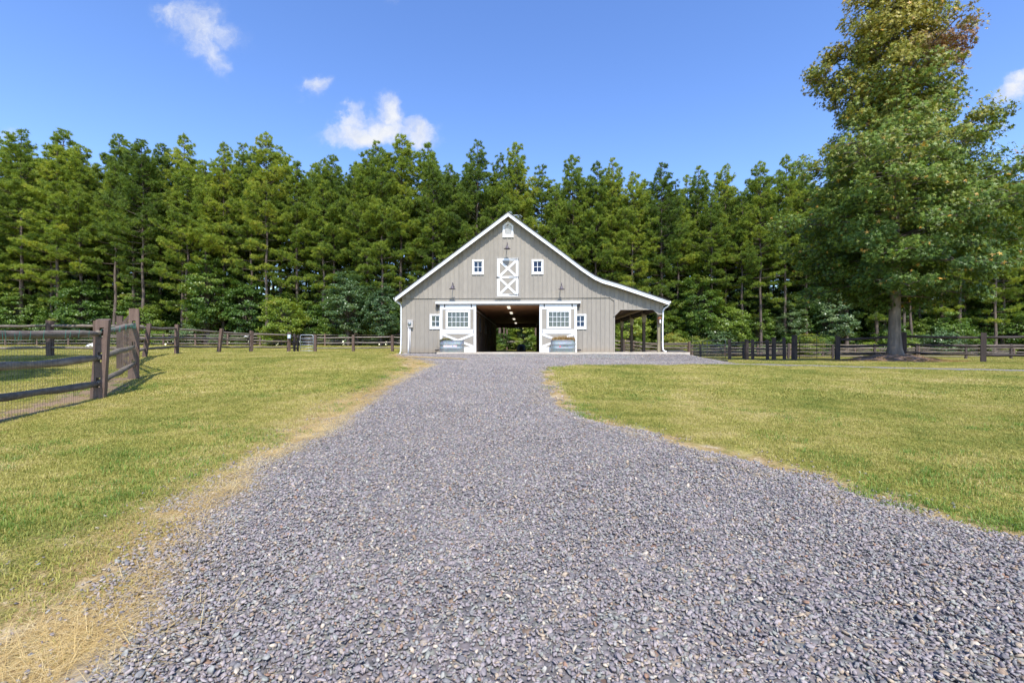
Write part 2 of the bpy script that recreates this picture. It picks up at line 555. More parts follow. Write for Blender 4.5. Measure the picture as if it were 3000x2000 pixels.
def glass():
    m, nt, b = new_mat('window_glass')
    nt.nodes.remove(b)
    tr = NN(nt, 'ShaderNodeBsdfTransparent', {'Color': (.92, .94, .94, 1)})
    gl = NN(nt, 'ShaderNodeBsdfGlossy', {'Roughness': .02, 'Color': (1, 1, 1, 1)})
    fr = NN(nt, 'ShaderNodeFresnel', {'IOR': 1.52})
    mx = NN(nt, 'ShaderNodeMixShader', {0: mth(nt, 'MULTIPLY', fr.outputs[0], 1.9, clamp=True), 1: tr.outputs[0], 2: gl.outputs[0]})
    nt.links.new(mx.outputs[0], nt.nodes['Material Output'].inputs['Surface'])
    return m


M['glass'] = glass()

SLATE = [(0.0, (0.162, 0.149, 0.147)), (0.07, (0.249, 0.213, 0.21)), (0.18, (0.31, 0.27, 0.26)), (0.28, (0.219, 0.209, 0.197)), (0.38, (0.31, 0.265, 0.254)), (0.47, (0.302, 0.293, 0.261)), (0.56, (0.249, 0.215, 0.21)), (0.63, (0.202, 0.185, 0.18)), (0.7, (0.364, 0.309, 0.289)), (0.77, (0.272, 0.27, 0.227)), (0.83, (0.354, 0.298, 0.238)), (0.88, (0.408, 0.321, 0.227)), (0.92, (0.294, 0.213, 0.149)), (0.942, (0.39, 0.366, 0.312)), (0.968, (0.529, 0.445, 0.335)), (0.988, (0.294, 0.177, 0.118))]


def stone_mat():
    m, nt, b = new_mat('slate_chip')
    oi = NN(nt, 'ShaderNodeObjectInfo')
    t = NN(nt, 'ShaderNodeTexCoord')
    c = ramp(nt, oi.outputs['Random'], SLATE, 'CONSTANT')
    n = NN(nt, 'ShaderNodeTexNoise', {'Vector': t.outputs['Object'], 'Scale': 3.0, 'Detail': 5.0}).outputs['Fac']
    k = maprange(nt, n, .3, .7, .8, 1.25)
    c = NN(nt, 'ShaderNodeVectorMath', {0: c, 3: k}, operation='SCALE').outputs[0]
    nt.links.new(c, b.inputs['Base Color'])
    b.inputs['Roughness'].default_value = .8
    b.inputs['Specular IOR Level'].default_value = .2
    return m


M['stone'] = stone_mat()


def drive_mat():
    m, nt, b = new_mat('slate_gravel')
    g = NN(nt, 'ShaderNodeNewGeometry')
    v = NN(nt, 'ShaderNodeTexVoronoi', {'Vector': g.outputs['Position'], 'Scale': 24.0, 'Randomness': 1.0})
    rv = NN(nt, 'ShaderNodeSeparateColor', {0: v.outputs['Color']}).outputs[0]
    c = ramp(nt, rv, SLATE, 'CONSTANT')
    n = NN(nt, 'ShaderNodeTexNoise', {'Vector': g.outputs['Position'], 'Scale': .55, 'Detail': 5.0}).outputs['Fac']
    c = mixc(nt, maprange(nt, n, .5, .72, 0, .4), c, (.37, .33, .28))
    e = maprange(nt, v.outputs['Distance'], .25, .6, 1.0, .6)
    c = NN(nt, 'ShaderNodeVectorMath', {0: c, 3: e}, operation='SCALE').outputs[0]
    at = NN(nt, 'ShaderNodeAttribute', attribute_name='straw').outputs['Fac']
    c = mixc(nt, mth(nt, 'MULTIPLY', at, .6), c, (.42, .32, .17))
    ga = NN(nt, 'ShaderNodeAttribute', attribute_name='green').outputs['Fac']
    c = mixc(nt, mth(nt, 'MULTIPLY', ga, .6), c, (.29, .36, .33))
    nt.links.new(c, b.inputs['Base Color'])
    b.inputs['Roughness'].default_value = .8
    bp = NN(nt, 'ShaderNodeBump', {'Height': v.outputs['Distance'], 'Strength': .9, 'Distance': -.02})
    nt.links.new(bp.outputs[0], b.inputs['Normal'])
    return m


M['drive'] = drive_mat()

LAWN_GREEN, LAWN_MID, LAWN_YEL, LAWN_DRY = (.185, .235, .042), (.355, .335, .07), (.49, .425, .125), (.62, .505, .24)


def lawn_colour(nt, pos, rnd=None):
    """shared by the soil sheet and the blades: blotches of green, yellow green and straw"""
    n1 = NN(nt, 'ShaderNodeTexNoise', {'Vector': pos, 'Scale': .42, 'Detail': 5.0, 'Roughness': .62}).outputs['Fac']
    n2 = NN(nt, 'ShaderNodeTexNoise', {'Vector': pos, 'Scale': 2.3, 'Detail': 4.0, 'Roughness': .6}).outputs['Fac']
    f = mth(nt, 'ADD', maprange(nt, n1, .3, .7, -.14, .58), maprange(nt, n2, .3, .7, -.08, .32))
    if rnd is not None:
        f = mth(nt, 'ADD', f, maprange(nt, rnd, 0, 1, -.22, .42))
    else:
        f = mth(nt, 'ADD', f, .1)
    return ramp(nt, mth(nt, 'MULTIPLY', f, 1.0, clamp=True), [(0.0, LAWN_GREEN), (.33, LAWN_MID), (.66, LAWN_YEL), (1.0, LAWN_DRY)])


def ground_mat():
    m, nt, b = new_mat('lawn_soil')
    g = NN(nt, 'ShaderNodeNewGeometry')
    c = lawn_colour(nt, g.outputs['Position'])
    fn = NN(nt, 'ShaderNodeTexNoise', {'Vector': g.outputs['Position'], 'Scale': 45.0, 'Detail': 5.0, 'Roughness': .7}).outputs['Fac']
    c = NN(nt, 'ShaderNodeVectorMath', {0: c, 3: maprange(nt, fn, .3, .7, .55, 1.05)}, operation='SCALE').outputs[0]
    dry = NN(nt, 'ShaderNodeAttribute', attribute_name='dry').outputs['Fac']
    fn2 = NN(nt, 'ShaderNodeTexNoise', {'Vector': g.outputs['Position'], 'Scale': 5.0, 'Detail': 6.0, 'Roughness': .65}).outputs['Fac']
    soil = mixc(nt, maprange(nt, fn, .35, .65), (.23, .145, .058), (.48, .345, .155))
    soil = mixc(nt, maprange(nt, fn2, .48, .66), soil, mixc(nt, maprange(nt, fn, .4, .6), (.36, .27, .15), (.66, .55, .37)))
    soil = mixc(nt, maprange(nt, fn2, .46, .34, 0, .75), soil, (.17, .175, .045))
    c = mixc(nt, dry, c, soil)
    bare = NN(nt, 'ShaderNodeAttribute', attribute_name='bare').outputs['Fac']
    dirt = mixc(nt, maprange(nt, fn, .35, .65), (.20, .125, .075), (.36, .26, .18))
    c = mixc(nt, bare, c, dirt)
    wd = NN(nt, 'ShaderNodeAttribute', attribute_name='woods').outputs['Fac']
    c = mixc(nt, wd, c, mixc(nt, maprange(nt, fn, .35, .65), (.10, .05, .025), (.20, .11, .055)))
    nt.links.new(c, b.inputs['Base Color'])
    b.inputs['Roughness'].default_value = .95
    b.inputs['Specular IOR Level'].default_value = .1
    bp = NN(nt, 'ShaderNodeBump', {'Height': fn, 'Strength': .7, 'Distance': .03})
    nt.links.new(bp.outputs[0], b.inputs['Normal'])
    return m


M['ground'] = ground_mat()


def grass_mat():
    m, nt, b = new_mat('grass_blade')
    g = NN(nt, 'ShaderNodeNewGeometry')
    a = NN(nt, 'ShaderNodeAttribute', attribute_name='rnd').outputs['Fac']
    c = lawn_colour(nt, g.outputs['Position'], a)
    nt.links.new(c, b.inputs['Base Color'])
    b.inputs['Roughness'].default_value = .55
    b.inputs['Specular IOR Level'].default_value = .25
    tr = NN(nt, 'ShaderNodeBsdfTranslucent', {'Color': c})
    mx = NN(nt, 'ShaderNodeMixShader', {0: .3, 1: b.outputs[0], 2: tr.outputs[0]})
    nt.links.new(mx.outputs[0], nt.nodes['Material Output'].inputs['Surface'])
    return m


M['grass'] = grass_mat()
M['weed'] = leaf_mat('green_weed', [(0, (.10, .19, .03)), (.6, (.19, .29, .045)), (1, (.36, .38, .08))], .3)
M['straw'] = leaf_mat('straw', [(0, (.41, .26, .085)), (.5, (.66, .48, .19)), (1, (.80, .67, .38))], .15, .6)
M['pine'] = leaf_mat('pine_needles', [(0, (.062, .11, .025)), (.4, (.17, .25, .04)), (.75, (.325, .395, .055)), (1, (.47, .465, .072))], .38, .5, .35, .35, .4)
M['broad'] = leaf_mat('broad_leaf', [(0, (.05, .105, .024)), (.45, (.105, .19, .034)), (.8, (.19, .28, .048)), (1, (.32, .33, .07))], .38, .4, .55, .6, .35)
M['gum'] = None


def gum_leaf():
    m, nt, b = new_mat('sweetgum_leaf')
    a = NN(nt, 'ShaderNodeAttribute', attribute_name='tint')
    nt.links.new(a.outputs['Color'], b.inputs['Base Color'])
    b.inputs['Roughness'].default_value = .42
    b.inputs['Specular IOR Level'].default_value = .3
    tr = NN(nt, 'ShaderNodeBsdfTranslucent', {'Color': mixc(nt, 1.0, a.outputs['Color'], (1.3, 1.2, .5), 'MULTIPLY')})
    mx = NN(nt, 'ShaderNodeMixShader', {0: .16, 1: b.outputs[0], 2: tr.outputs[0]})
    nt.links.new(mx.outputs[0], nt.nodes['Material Output'].inputs['Surface'])
    return m


M['gum'] = gum_leaf()
M['mulch'] = simple('mulch', (.16, .105, .075), .95, var=.45, scale=14, bump=.6)

# ------------------------------------------------------------------ ground sheet
def axis_pts(lo, hi, fine_lo, fine_hi, fs, g=1.22):
    a = list(np.arange(fine_lo, fine_hi + 1e-6, fs))
    st, x = fs, fine_hi
    while x < hi:
        st *= g
        x += st
        a.append(x)
    st, x = fs, fine_lo
    while x > lo:
        st *= g
        x -= st
        a.insert(0, x)
    return np.array(a)


NEARF = [(-6.7, 4.4), (-7.3, 6.4), (-7.9, 8.65), (-9.65, 11.6)]


def seg_dist(x, y, pts):
    d = np.full(np.shape(x), 1e9)
    for (ax, ay), (bx, by) in zip(pts[:-1], pts[1:]):
        t = np.clip(((x - ax) * (bx - ax) + (y - ay) * (by - ay)) / ((bx - ax) ** 2 + (by - ay) ** 2), 0, 1)
        d = np.minimum(d, np.hypot(x - ax - t * (bx - ax), y - ay - t * (by - ay)))
    return d


def masks(x, y):
    n = (vnoise(x, y, 1.3, 1) - .5) * .8 + (vnoise(x, y, 4, 2) - .5) * .5
    dl = x - edge(EG, y)
    dry = sm((dl + n * .7 + .25) / .5) * (x < edge(ER, y) + .4) * (y < 26)
    er = edge(ER, y)
    slope = np.abs(edge(ER, y + .3) - edge(ER, y - .3)) / .6
    dr = (er - x) / np.sqrt(1 + slope ** 2)
    dry = np.maximum(dry, sm((dr + n * .5 + .08) / .35) * (x > -2) * (y < 30))
    lown = vnoise(x, y, .8, 9)
    dry = np.maximum(dry, sm((.9 - np.hypot((x + 2.9) / .9, (y - 2.6) / 1.0) + n * .6) / .4) * .5 * (y < 4.2))
    bare = sm((.62 - seg_dist(x + .28, y, NEARF) + n * .4) / .35) * .95
    bare = np.maximum(bare, .95 * sm((1.15 - np.hypot((x - MOUND[0]) / 3.2, (y - MOUND[1]) / 1.85) + n * .3) / .3))
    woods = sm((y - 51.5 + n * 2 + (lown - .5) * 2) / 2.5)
    return dry, bare, woods


xs = axis_pts(-900, 900, -13, 13, .26)
ys = axis_pts(-120, 900, -1.5, 30, .26, 1.12)
GX, GY = np.meshgrid(xs, ys)
GZ = TZ(GX, GY)
GZ = GZ + (vnoise(GX, GY, .9, 3) - .5) * .05 * (np.hypot(GX, GY) < 60) * (~in_slab(GX, GY))
nx, ny = len(xs), len(ys)
idx = np.arange(nx * ny).reshape(ny, nx)
Fq = np.stack([idx[:-1, :-1], idx[:-1, 1:], idx[1:, 1:], idx[1:, :-1]], -1).reshape(-1, 4)
dry, bare, woods = masks(GX, GY)
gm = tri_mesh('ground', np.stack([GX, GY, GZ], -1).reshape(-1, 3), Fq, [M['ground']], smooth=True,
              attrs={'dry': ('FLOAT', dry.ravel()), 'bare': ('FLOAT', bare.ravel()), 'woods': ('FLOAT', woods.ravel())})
ground = tag(link('ground', gm), kind='structure')


def GND(x, y):
    """height of the ground sheet as built (with its small unevenness)"""
    x = np.asarray(x, float)
    y = np.asarray(y, float)
    return TZ(x, y) + (vnoise(x, y, .9, 3) - .5) * .05 * (np.hypot(x, y) < 60) * (~in_slab(x, y))


# ------------------------------------------------------------------ gravel drive
rows = np.concatenate([np.arange(-24, 1.4, .8), np.arange(1.4, 28.2, .14)])
nc = 72
t = np.linspace(0, 1, nc)
yl = np.repeat(rows[:, None], nc, 1)
xl, xr = edge(EL, rows), edge(ER, rows)
X = xl[:, None] - .1 + (xr - xl + .2)[:, None] * t[None, :]
n0 = (vnoise(X, yl, 2.2, 5) - .5) * .5 + (vnoise(X, yl, 7, 6) - .5) * .22
wgt = np.maximum(np.clip(1 - t * 12, 0, 1), np.clip(1 - (1 - t) * 12, 0, 1))[None, :]
X = X + n0 * wgt
edged = np.minimum(np.minimum(X - xl[:, None], xr[:, None] - X), .6)
Z = GND(X, yl) + np.clip(edged * .12 + .004, -.02, .035) + (vnoise(X, yl, 3, 8) - .5) * .012
straw_m = sm(1 - (X - xl[:, None]) / .55) * .8 + sm(1 - (xr[:, None] - X) / .35) * .5
green_m = sm((yl - 22.6) / 1.2) * sm((X + 2.5) / 2) * sm((7.5 - X) / 3)
Fd = np.arange(len(rows) * nc).reshape(len(rows), nc)
Fd = np.stack([Fd[:-1, :-1], Fd[:-1, 1:], Fd[1:, 1:], Fd[1:, :-1]], -1).reshape(-1, 4)
dm = tri_mesh('driveway', np.stack([X, yl, Z], -1).reshape(-1, 3), Fd, [M['drive']], smooth=True,
              attrs={'straw': ('FLOAT', straw_m.ravel()), 'green': ('FLOAT', green_m.ravel())})
drive = tag(link('driveway', dm), kind='structure')


def DRV(x, y):
    e = np.minimum(np.minimum(x - edge(EL, y), edge(ER, y) - x), .6)
    return GND(x, y) + np.clip(e * .12 + .004, -.02, .035)


# thin gravel path that leaves the drive to the right
PATH = np.array([[9.0, 21.4], [11.4, 20.9], [13.2, 19.9], [15, 18.5], [17, 17.7], [20, 17.0], [24, 16.5], [30, 16.2]])
tt = np.linspace(0, len(PATH) - 1, 130)
cx = np.interp(tt, range(len(PATH)), PATH[:, 0])
cy_ = np.interp(tt, range(len(PATH)), PATH[:, 1])
pv, pf = [], []
for i in range(len(tt)):
    w = .42 + .10 * math.sin(i * .7) + .08 * math.sin(i * 1.9)
    for k, o in enumerate((-1, -.4, .4, 1)):
        x, y = cx[i] + o * w * .25, cy_[i] + o * w
        pv.append((x, y, float(GND(x, y)) + (.025 if abs(o) < .9 else -.012)))
    if i:
        for k in range(3):
            a = (i - 1) * 4 + k
            pf.append((a, a + 1, a + 5, a + 4))
pm = tri_mesh('gravel_path', pv, pf, [M['drive']], smooth=True)
tag(link('gravel_path', pm), kind='structure')


# ------------------------------------------------------------------ scattering (ground cover only)
def scatter(name, pts, rot, scale, pick, meshes, parent=None, label=None):
    src = bpy.data.collections.new(name + '_sources')
    for i, me in enumerate(meshes):
        src.objects.link(bpy.data.objects.new('%s_source_%02d' % (name, i), me))
    me = bpy.data.meshes.new(name)
    me.vertices.add(len(pts))
    me.vertices.foreach_set('co', np.asarray(pts, np.float32).ravel())
    for an, ty, arr in (('rot', 'FLOAT_VECTOR', rot), ('sc', 'FLOAT', scale), ('pick', 'INT', pick)):
        at = me.attributes.new(an, ty, 'POINT')
        at.data.foreach_set('vector' if ty == 'FLOAT_VECTOR' else 'value', np.asarray(arr, np.int32 if ty == 'INT' else np.float32).ravel())
    ng = bpy.data.node_groups.new(name, 'GeometryNodeTree')
    ng.interface.new_socket('Geometry', in_out='INPUT', socket_type='NodeSocketGeometry')
    ng.interface.new_socket('Geometry', in_out='OUTPUT', socket_type='NodeSocketGeometry')
    gi, go = ng.nodes.new('NodeGroupInput'), ng.nodes.new('NodeGroupOutput')
    ci = ng.nodes.new('GeometryNodeCollectionInfo')
    ci.inputs['Collection'].default_value = src
    ci.inputs['Separate Children'].default_value = True
    ci.inputs['Reset Children'].default_value = True
    ip = ng.nodes.new('GeometryNodeInstanceOnPoints')
    ip.inputs['Pick Instance'].default_value = True
    L = ng.links.new

    def na(n, ty):
        a = ng.nodes.new('GeometryNodeInputNamedAttribute')
        a.data_type = ty
        a.inputs['Name'].default_value = n
        return [o for o in a.outputs if o.enabled and o.name == 'Attribute'][0]
    L(gi.outputs[0], ip.inputs['Points'])
    L(ci.outputs[0], ip.inputs['Instance'])
    L(na('pick', 'INT'), ip.inputs['Instance Index'])
    L(na('rot', 'FLOAT_VECTOR'), ip.inputs['Rotation'])
    L(na('sc', 'FLOAT'), ip.inputs['Scale'])
    L(ip.outputs[0], go.inputs[0])
    o = link(name, me, parent)
    md = o.modifiers.new('scatter', 'NODES')
    md.node_group = ng
    return tag(o, label, kind='stuff')


def slope_rot(x, y, rz, f=GND):
    e = .15
    gx = (f(x + e, y) - f(x - e, y)) / (2 * e)
    gy = (f(x, y + e) - f(x, y - e)) / (2 * e)
    c, s = np.cos(rz), np.sin(rz)
    return np.stack([np.arctan(-s * gx + c * gy), -np.arctan(c * gx + s * gy), rz], -1)


def chip_mesh(seed):
    r = np.random.default_rng(seed)
    ph = (1 + 5 ** .5) / 2
    V = np.array([(-1, ph, 0), (1, ph, 0), (-1, -ph, 0), (1, -ph, 0), (0, -1, ph), (0, 1, ph), (0, -1, -ph), (0, 1, -ph), (ph, 0, -1), (ph, 0, 1), (-ph, 0, -1), (-ph, 0, 1)], float) / 1.9
    V *= 1 + r.uniform(-.38, .30, (12, 1))
    V += r.uniform(-.12, .12, (12, 3))
    V *= np.array([1.0, r.uniform(.5, .82), r.uniform(.2, .42)])
    F = [(0, 11, 5), (0, 5, 1), (0, 1, 7), (0, 7, 10), (0, 10, 11), (1, 5, 9), (5, 11, 4), (11, 10, 2), (10, 7, 6), (7, 1, 8), (3, 9, 4), (3, 4, 2), (3, 2, 6), (3, 6, 8), (3, 8, 9), (4, 9, 5), (2, 4, 11), (6, 2, 10), (8, 6, 7), (9, 8, 1)]
    return tri_mesh('stone', V, F, [M['stone']])


chips = [chip_mesh(100 + i) for i in range(14)]

# the 300 stones that show largest: parts of the drive
for i in range(300):
    for _ in range(60):
        y = 1.62 + .95 * random.random() ** 1.3
        x = random.uniform(-1.13 * y - .02, 1.13 * y)
        if edge(EL, y) + .15 < x < edge(ER, y) - .1:
            break
    o = link('stone', chips[i % 14], drive, (x, y, float(DRV(x, y)) + .018))
    s_ = random.uniform(.013, .024)
    o.scale = (s_, s_, s_)
    o.rotation_euler = (random.gauss(0, .3), random.gauss(0, .3), random.uniform(0, 6.28))


def gravel_zone(y0, y1, per, s0, s1, margin, lift):
    out = []
    w = max(edge(ER, np.linspace(y0, y1, 60))) - min(edge(EL, np.linspace(y0, y1, 60))) + 2
    n = int((y1 - y0) * w * per)
    y = rng.uniform(y0, y1, n)
    x = min(edge(EL, np.linspace(y0, y1, 60))) - 1 + rng.uniform(0, w, n)
    e = np.minimum(x - edge(EL, y), edge(ER, y) - x) + (vnoise(x, y, 2.2, 5) - .5) * .5 + (vnoise(x, y, 7, 6) - .5) * .22
    keep = (rng.random(n) < np.maximum(sm((e + .22) / .4) * (.66 + .4 * vnoise(x, y, .8, 71)), .05 * (e > -.7) * vnoise(x, y, 2.5, 72))) & (np.abs(x) < 1.16 * y + margin) & ~in_slab(x, y)
    x, y = x[keep], y[keep]
    s = rng.uniform(s0, s1, len(x)) * np.where(rng.random(len(x)) < .05, 1.6, 1)
    return x, y, s, np.full(len(x), lift)


zones = [gravel_zone(.8, 3.2, 5900, .006, .0155, .9, .010), gravel_zone(3.2, 6.5, 4400, .0065, .017, .9, .010), gravel_zone(6.5, 12, 2300, .009, .020, .8, .009), gravel_zone(12, 27.5, 700, .014, .027, .8, .007)]
x, y, s_, lf = (np.concatenate(a) for a in zip(*zones))
n = len(x)
rot = np.stack([rng.normal(0, .5, n), rng.normal(0, .5, n), rng.uniform(0, 6.28, n)], -1)
scatter('gravel', np.stack([x, y, np.where((x > edge(EL, y)) & (x < edge(ER, y)), DRV(x, y), GND(x, y)) + lf * rng.uniform(.2, 1.5, n)], -1), rot, s_, rng.integers(0, 14, n), chips, drive)
print('gravel', n)


def blades(seed, size, count, h0, h1, w, lean, mat, flat=0.0, seg=True, name='grass_tuft', squash=1.0):
    """a patch of grass blades, each a bent strip of three triangles"""
    r = np.random.default_rng(seed)
    b = np.stack([r.uniform(-size / 2, size / 2, count), r.uniform(-size / 2, size / 2, count), np.zeros(count)], -1)
    a = r.uniform(0, 6.283, count)
    d = np.stack([np.cos(a), np.sin(a), np.zeros(count)], -1)
    sd_ = np.stack([-np.sin(a), np.cos(a), np.zeros(count)], -1)
    h = r.uniform(h0, h1, count)[:, None]
    ln = np.clip(np.abs(r.normal(0, lean, count))[:, None] + flat, 0, 2.2)
    ww = w * r.uniform(.6, 1.3, count)[:, None] / 2
    up = np.array([0, 0, 1.0])
    mid = b + up * h * .6 / np.sqrt(1 + ln * ln * .4) + d * h * ln * .35
    tip = b + up * h / np.sqrt(1 + ln * ln * 1.4) + d * h * ln * .95
    V = np.concatenate([b - sd_ * ww, b + sd_ * ww, mid - sd_ * ww * .75, mid + sd_ * ww * .75, tip], 0) * [1, 1, squash]
    i = np.arange(count)
    F = np.concatenate([np.stack([i, i + count, i + 3 * count], -1), np.stack([i, i + 3 * count, i + 2 * count], -1), np.stack([i + 2 * count, i + 3 * count, i + 4 * count], -1)], 0)
    rn = np.tile(r.random(count), 5)
    return tri_mesh(name, V, F, [mat], attrs={'rnd': ('FLOAT', rn)})


def grass_pts(x, y, thin=1.0):
    dry, bare, woods = masks(x, y)
    p = (1 - .78 * dry * np.where(x < 0, np.clip((x - edge(EG, y)) / .5 + .25, .45, 1.25), 1.2)) * (1 - .93 * bare) * (1 - woods) * thin
    keep = (rng.random(len(x)) < p) & ~in_slab(x, y) & ~((seg_dist(x, y, [tuple(q) for q in PATH]) < .38) & (x > 8)) & ~(np.hypot((x - MOUND[0]) / 3.0, (y - MOUND[1]) / 1.7) < 1)
    return x[keep], y[keep]


def grid_pts(x0, x1, y0, y1, st):
    gx, gy = np.meshgrid(np.arange(x0, x1, st), np.arange(y0, y1, st))
    gx = gx.ravel() + rng.uniform(-st / 2, st / 2, gx.size)
    gy = gy.ravel() + rng.uniform(-st / 2, st / 2, gy.size)
    return gx, gy


gA = [blades(i, .24, 150, .014, .042, .005, 1.3, M['grass'], flat=.2) for i in range(6)]
gB = [blades(20 + i, .50, 230, .02, .05, .010, 1.2, M['grass'], flat=.2) for i in range(5)]
gC = [blades(40 + i, 1.0, 240, .03, .07, .022, 1.0, M['grass'], flat=.2) for i in range(5)]
pts, rots, scs, pks = [], [], [], []
for (x0, x1, y0, y1, st, base, k) in ((-13, 13, 1.2, 9.0, .115, 0, 6), (-33, 33, 9.0, 25, .27, 6, 5), (-75, 75, 25, 53, .62, 11, 5)):
    gx, gy = grid_pts(x0, x1, y0, y1, st)
    v = np.abs(gx) < 1.2 * gy + 2.0
    gx, gy = grass_pts(gx[v], gy[v])
    rz = rng.uniform(0, 6.28, len(gx))
    pts.append(np.stack([gx, gy, GND(gx, gy) - .004], -1))
    rots.append(slope_rot(gx, gy, rz))
    scs.append(rng.uniform(.75, 1.3, len(gx)))
    pks.append(base + rng.integers(0, k, len(gx)))
scatter('grass', np.concatenate(pts), np.concatenate(rots), np.concatenate(scs), np.concatenate(pks), gA + gB + gC)
print('grass', sum(map(len, pts)))

# taller green weeds: along the near fence, at the drive's right edge and in loose spots of the lawn
wd = [blades(60 + i, .22, 50, .02, .07, .006, 1.2, M['weed'], name='weed_tuft') for i in range(5)]
wx, wy = [], []
for _ in range(150):
    k = random.random() * 2.99
    a, b = NEARF[int(k)], NEARF[int(k) + 1]
    f = k - int(k)
    wx.append(a[0] + (b[0] - a[0]) * f + random.gauss(.75, .25))
    wy.append(a[1] + (b[1] - a[1]) * f + random.gauss(0, .2))
for _ in range(240):
    y = random.uniform(2.8, 19)
    wx.append(float(edge(ER, y)) + abs(random.gauss(.12, .25)))
    wy.append(y)
for _ in range(700):
    y = random.uniform(2.2, 13)
    wx.append(random.uniform(-1.2 * y, float(edge(EG, y)) + .1))
    wy.append(y)
for _ in range(900):
    y = random.uniform(3.0, 15)
    wx.append(random.uniform(float(edge(ER, y)) + .2, 1.2 * y))
    wy.append(y)
for _ in range(260):
    y = random.uniform(2.2, 16)
    wx.append(random.uniform(float(edge(EG, y)), float(edge(EL, y)) - .1))
    wy.append(y)
wx, wy = np.array(wx), np.array(wy)
kp = vnoise(wx, wy, .9, 21) > .62
wx, wy = wx[kp], wy[kp]
scatter('weeds', np.stack([wx, wy, GND(wx, wy)], -1), slope_rot(wx, wy, rng.uniform(0, 6.28, len(wx))), rng.uniform(.5, 1.15, len(wx)), rng.integers(0, 5, len(wx)), wd)

# dead straw along the edges of the drive
st_ = [blades(80 + i, .34, 52, .04, .19, .0019, .8, M['straw'], flat=1.5, name='straw_tuft', squash=.42) for i in range(6)] + [blades(90 + i, .24, 26, .02, .09, .0021, .8, M['straw'], flat=1.5, name='straw_tuft', squash=.5) for i in range(4)]
sx, sy, sz = [], [], []
for _ in range(5200):
    y = 1.4 + 22.5 * random.random() ** 1.25
    if y < 2.5 and random.random() < .6:
        continue
    e0, e1 = float(edge(EG, y)), float(edge(EL, y))
    x = random.uniform(e0 - .15, e1 + .2)
    dens_ = (.05 + .30 * float(sm((y - 3) / 4)) + .9 * float(vnoise(x, y, 1.3, 31)) ** 2.2) * (1.0 if x > (e0 + e1) / 2 - .1 else .25)
    if random.random() < dens_:
        sx.append(x)
        sy.append(y)
        sz.append(random.uniform(.35, .8) if x < (e0 + e1) / 2 else random.uniform(.5, 1.0))
for _ in range(650):                       # tongue of straw across the gravel before the barn's left corner
    f = random.random()
    sx.append(-4.6 + 2.5 * f + random.gauss(0, .1))
    sy.append(20.0 + random.gauss(.2, .35 * (1.1 - f)))
    sz.append(random.uniform(.4, .9))
for _ in range(42):                       # heap of bleached straw in the near corner
    y = random.gauss(1.95, .22)
    sx.append(random.gauss(-2.0, .26))
    sy.append(y)
    sz.append(random.uniform(.6, 1.1))
for _ in range(420):                       # thin wisps on the right edge
    y = random.uniform(2.6, 20)
    sx.append(float(edge(ER, y)) + random.gauss(-.12, .2))
    sy.append(y)
    sz.append(random.uniform(.25, .6))
for _ in range(240):                       # loose stalks on the stones
    y = random.uniform(1.6, 9)
    sx.append(random.uniform(float(edge(EL, y)), float(edge(ER, y))))
    sy.append(y)
    sz.append(random.uniform(.12, .3))
sx, sy, sz = np.array(sx), np.array(sy), np.array(sz)
n = len(sx)
inn = (sx > edge(EL, sy)) & (sx < edge(ER, sy))
zz = np.where(inn, DRV(sx, sy) + .012, GND(sx, sy))
loose = np.arange(n) >= n - 240
pk = np.where(sz < .45, 6 + rng.integers(0, 4, n), rng.integers(0, 6, n))
scatter('straw', np.stack([sx, sy, zz], -1), slope_rot(sx, sy, rng.uniform(0, 6.28, n)), sz, pk, st_)

# ------------------------------------------------------------------ barn (u across, v into the depth, h up; metres from the foot of the ridge line on the front wall)
ROOF = [(-6.40, 3.10), (0.03, 7.86), (3.0, 5.64), (4.15, 4.76), (4.57, 4.47), (4.86, 4.28), (5.28, 4.08), (6.21, 3.80), (7.27, 3.44), (9.0, 2.84)]
RU, RH = [p[0] for p in ROOF], [p[1] for p in ROOF]
LEN = 18.3


def roof_h(u):
    return float(np.interp(u, RU, RH))


barn = thing('barn', 'grey board and batten barn with white trim and an open lean-to on the right', 'barn', (BX, BY, BZ), -TH)

# slab and foundation
b = MB()
b.box(-3.95, 10.0, -.86, -.02, -.26, 0)
b.box(-2.0, 2.0, -.02, LEN + .3, -.26, -.001)
b.box(6.0, 10.0, -.02, LEN, -.26, -.001)
slab = b.build('concrete_slab', M['concrete'], barn)
b = MB()
b.box(-6.13, -3.96, .03, .2, -.5, -.02)
b.box(-6.13, -5.9, .2, LEN, -.5, -.02)
b.build('foundation', M['foundation'], barn)


def cols(a, b, knots):
    c = [a] + sorted(k for k in knots if a + 1e-4 < k < b - 1e-4) + [b]
    return list(zip(c[:-1], c[1:]))


def clip_strip(mb, a, b, bot, top, v0, v1, holes, knots):
    """vertical strip a..b between bot(u) and top(u), minus rectangular holes (u0,u1,h0,h1)"""
    ks = set(knots)
    for h in holes:
        ks |= {h[0], h[1]}
    for c, d in cols(a, b, ks):
        e = 1e-4
        b0, b1, t0, t1 = bot(c + e), bot(d - e), top(c + e), top(d - e)
        if t0 <= b0 + .01 and t1 <= b1 + .01:
            continue
        t0, t1 = max(t0, b0 + .004), max(t1, b1 + .004)
        segs = [((b0, b1), (t0, t1))]
        for h in holes:
            if h[0] <= c + e and h[1] >= d - e:
                ns = []
                for lo, hi in segs:
                    if max(lo) >= h[3] or min(hi) <= h[2]:
                        ns.append((lo, hi))
                        continue
                    if min(lo) < h[2]:
                        ns.append((lo, (min(h[2], hi[0]), min(h[2], hi[1]))))
                    if max(hi) > h[3]:
                        ns.append(((max(h[3], lo[0]), max(h[3], lo[1])), hi))
                segs = ns
        for lo, hi in segs:
            mb.prism([(c, lo[0]), (d, lo[1]), (d, hi[1]), (c, hi[0])], v0, v1)


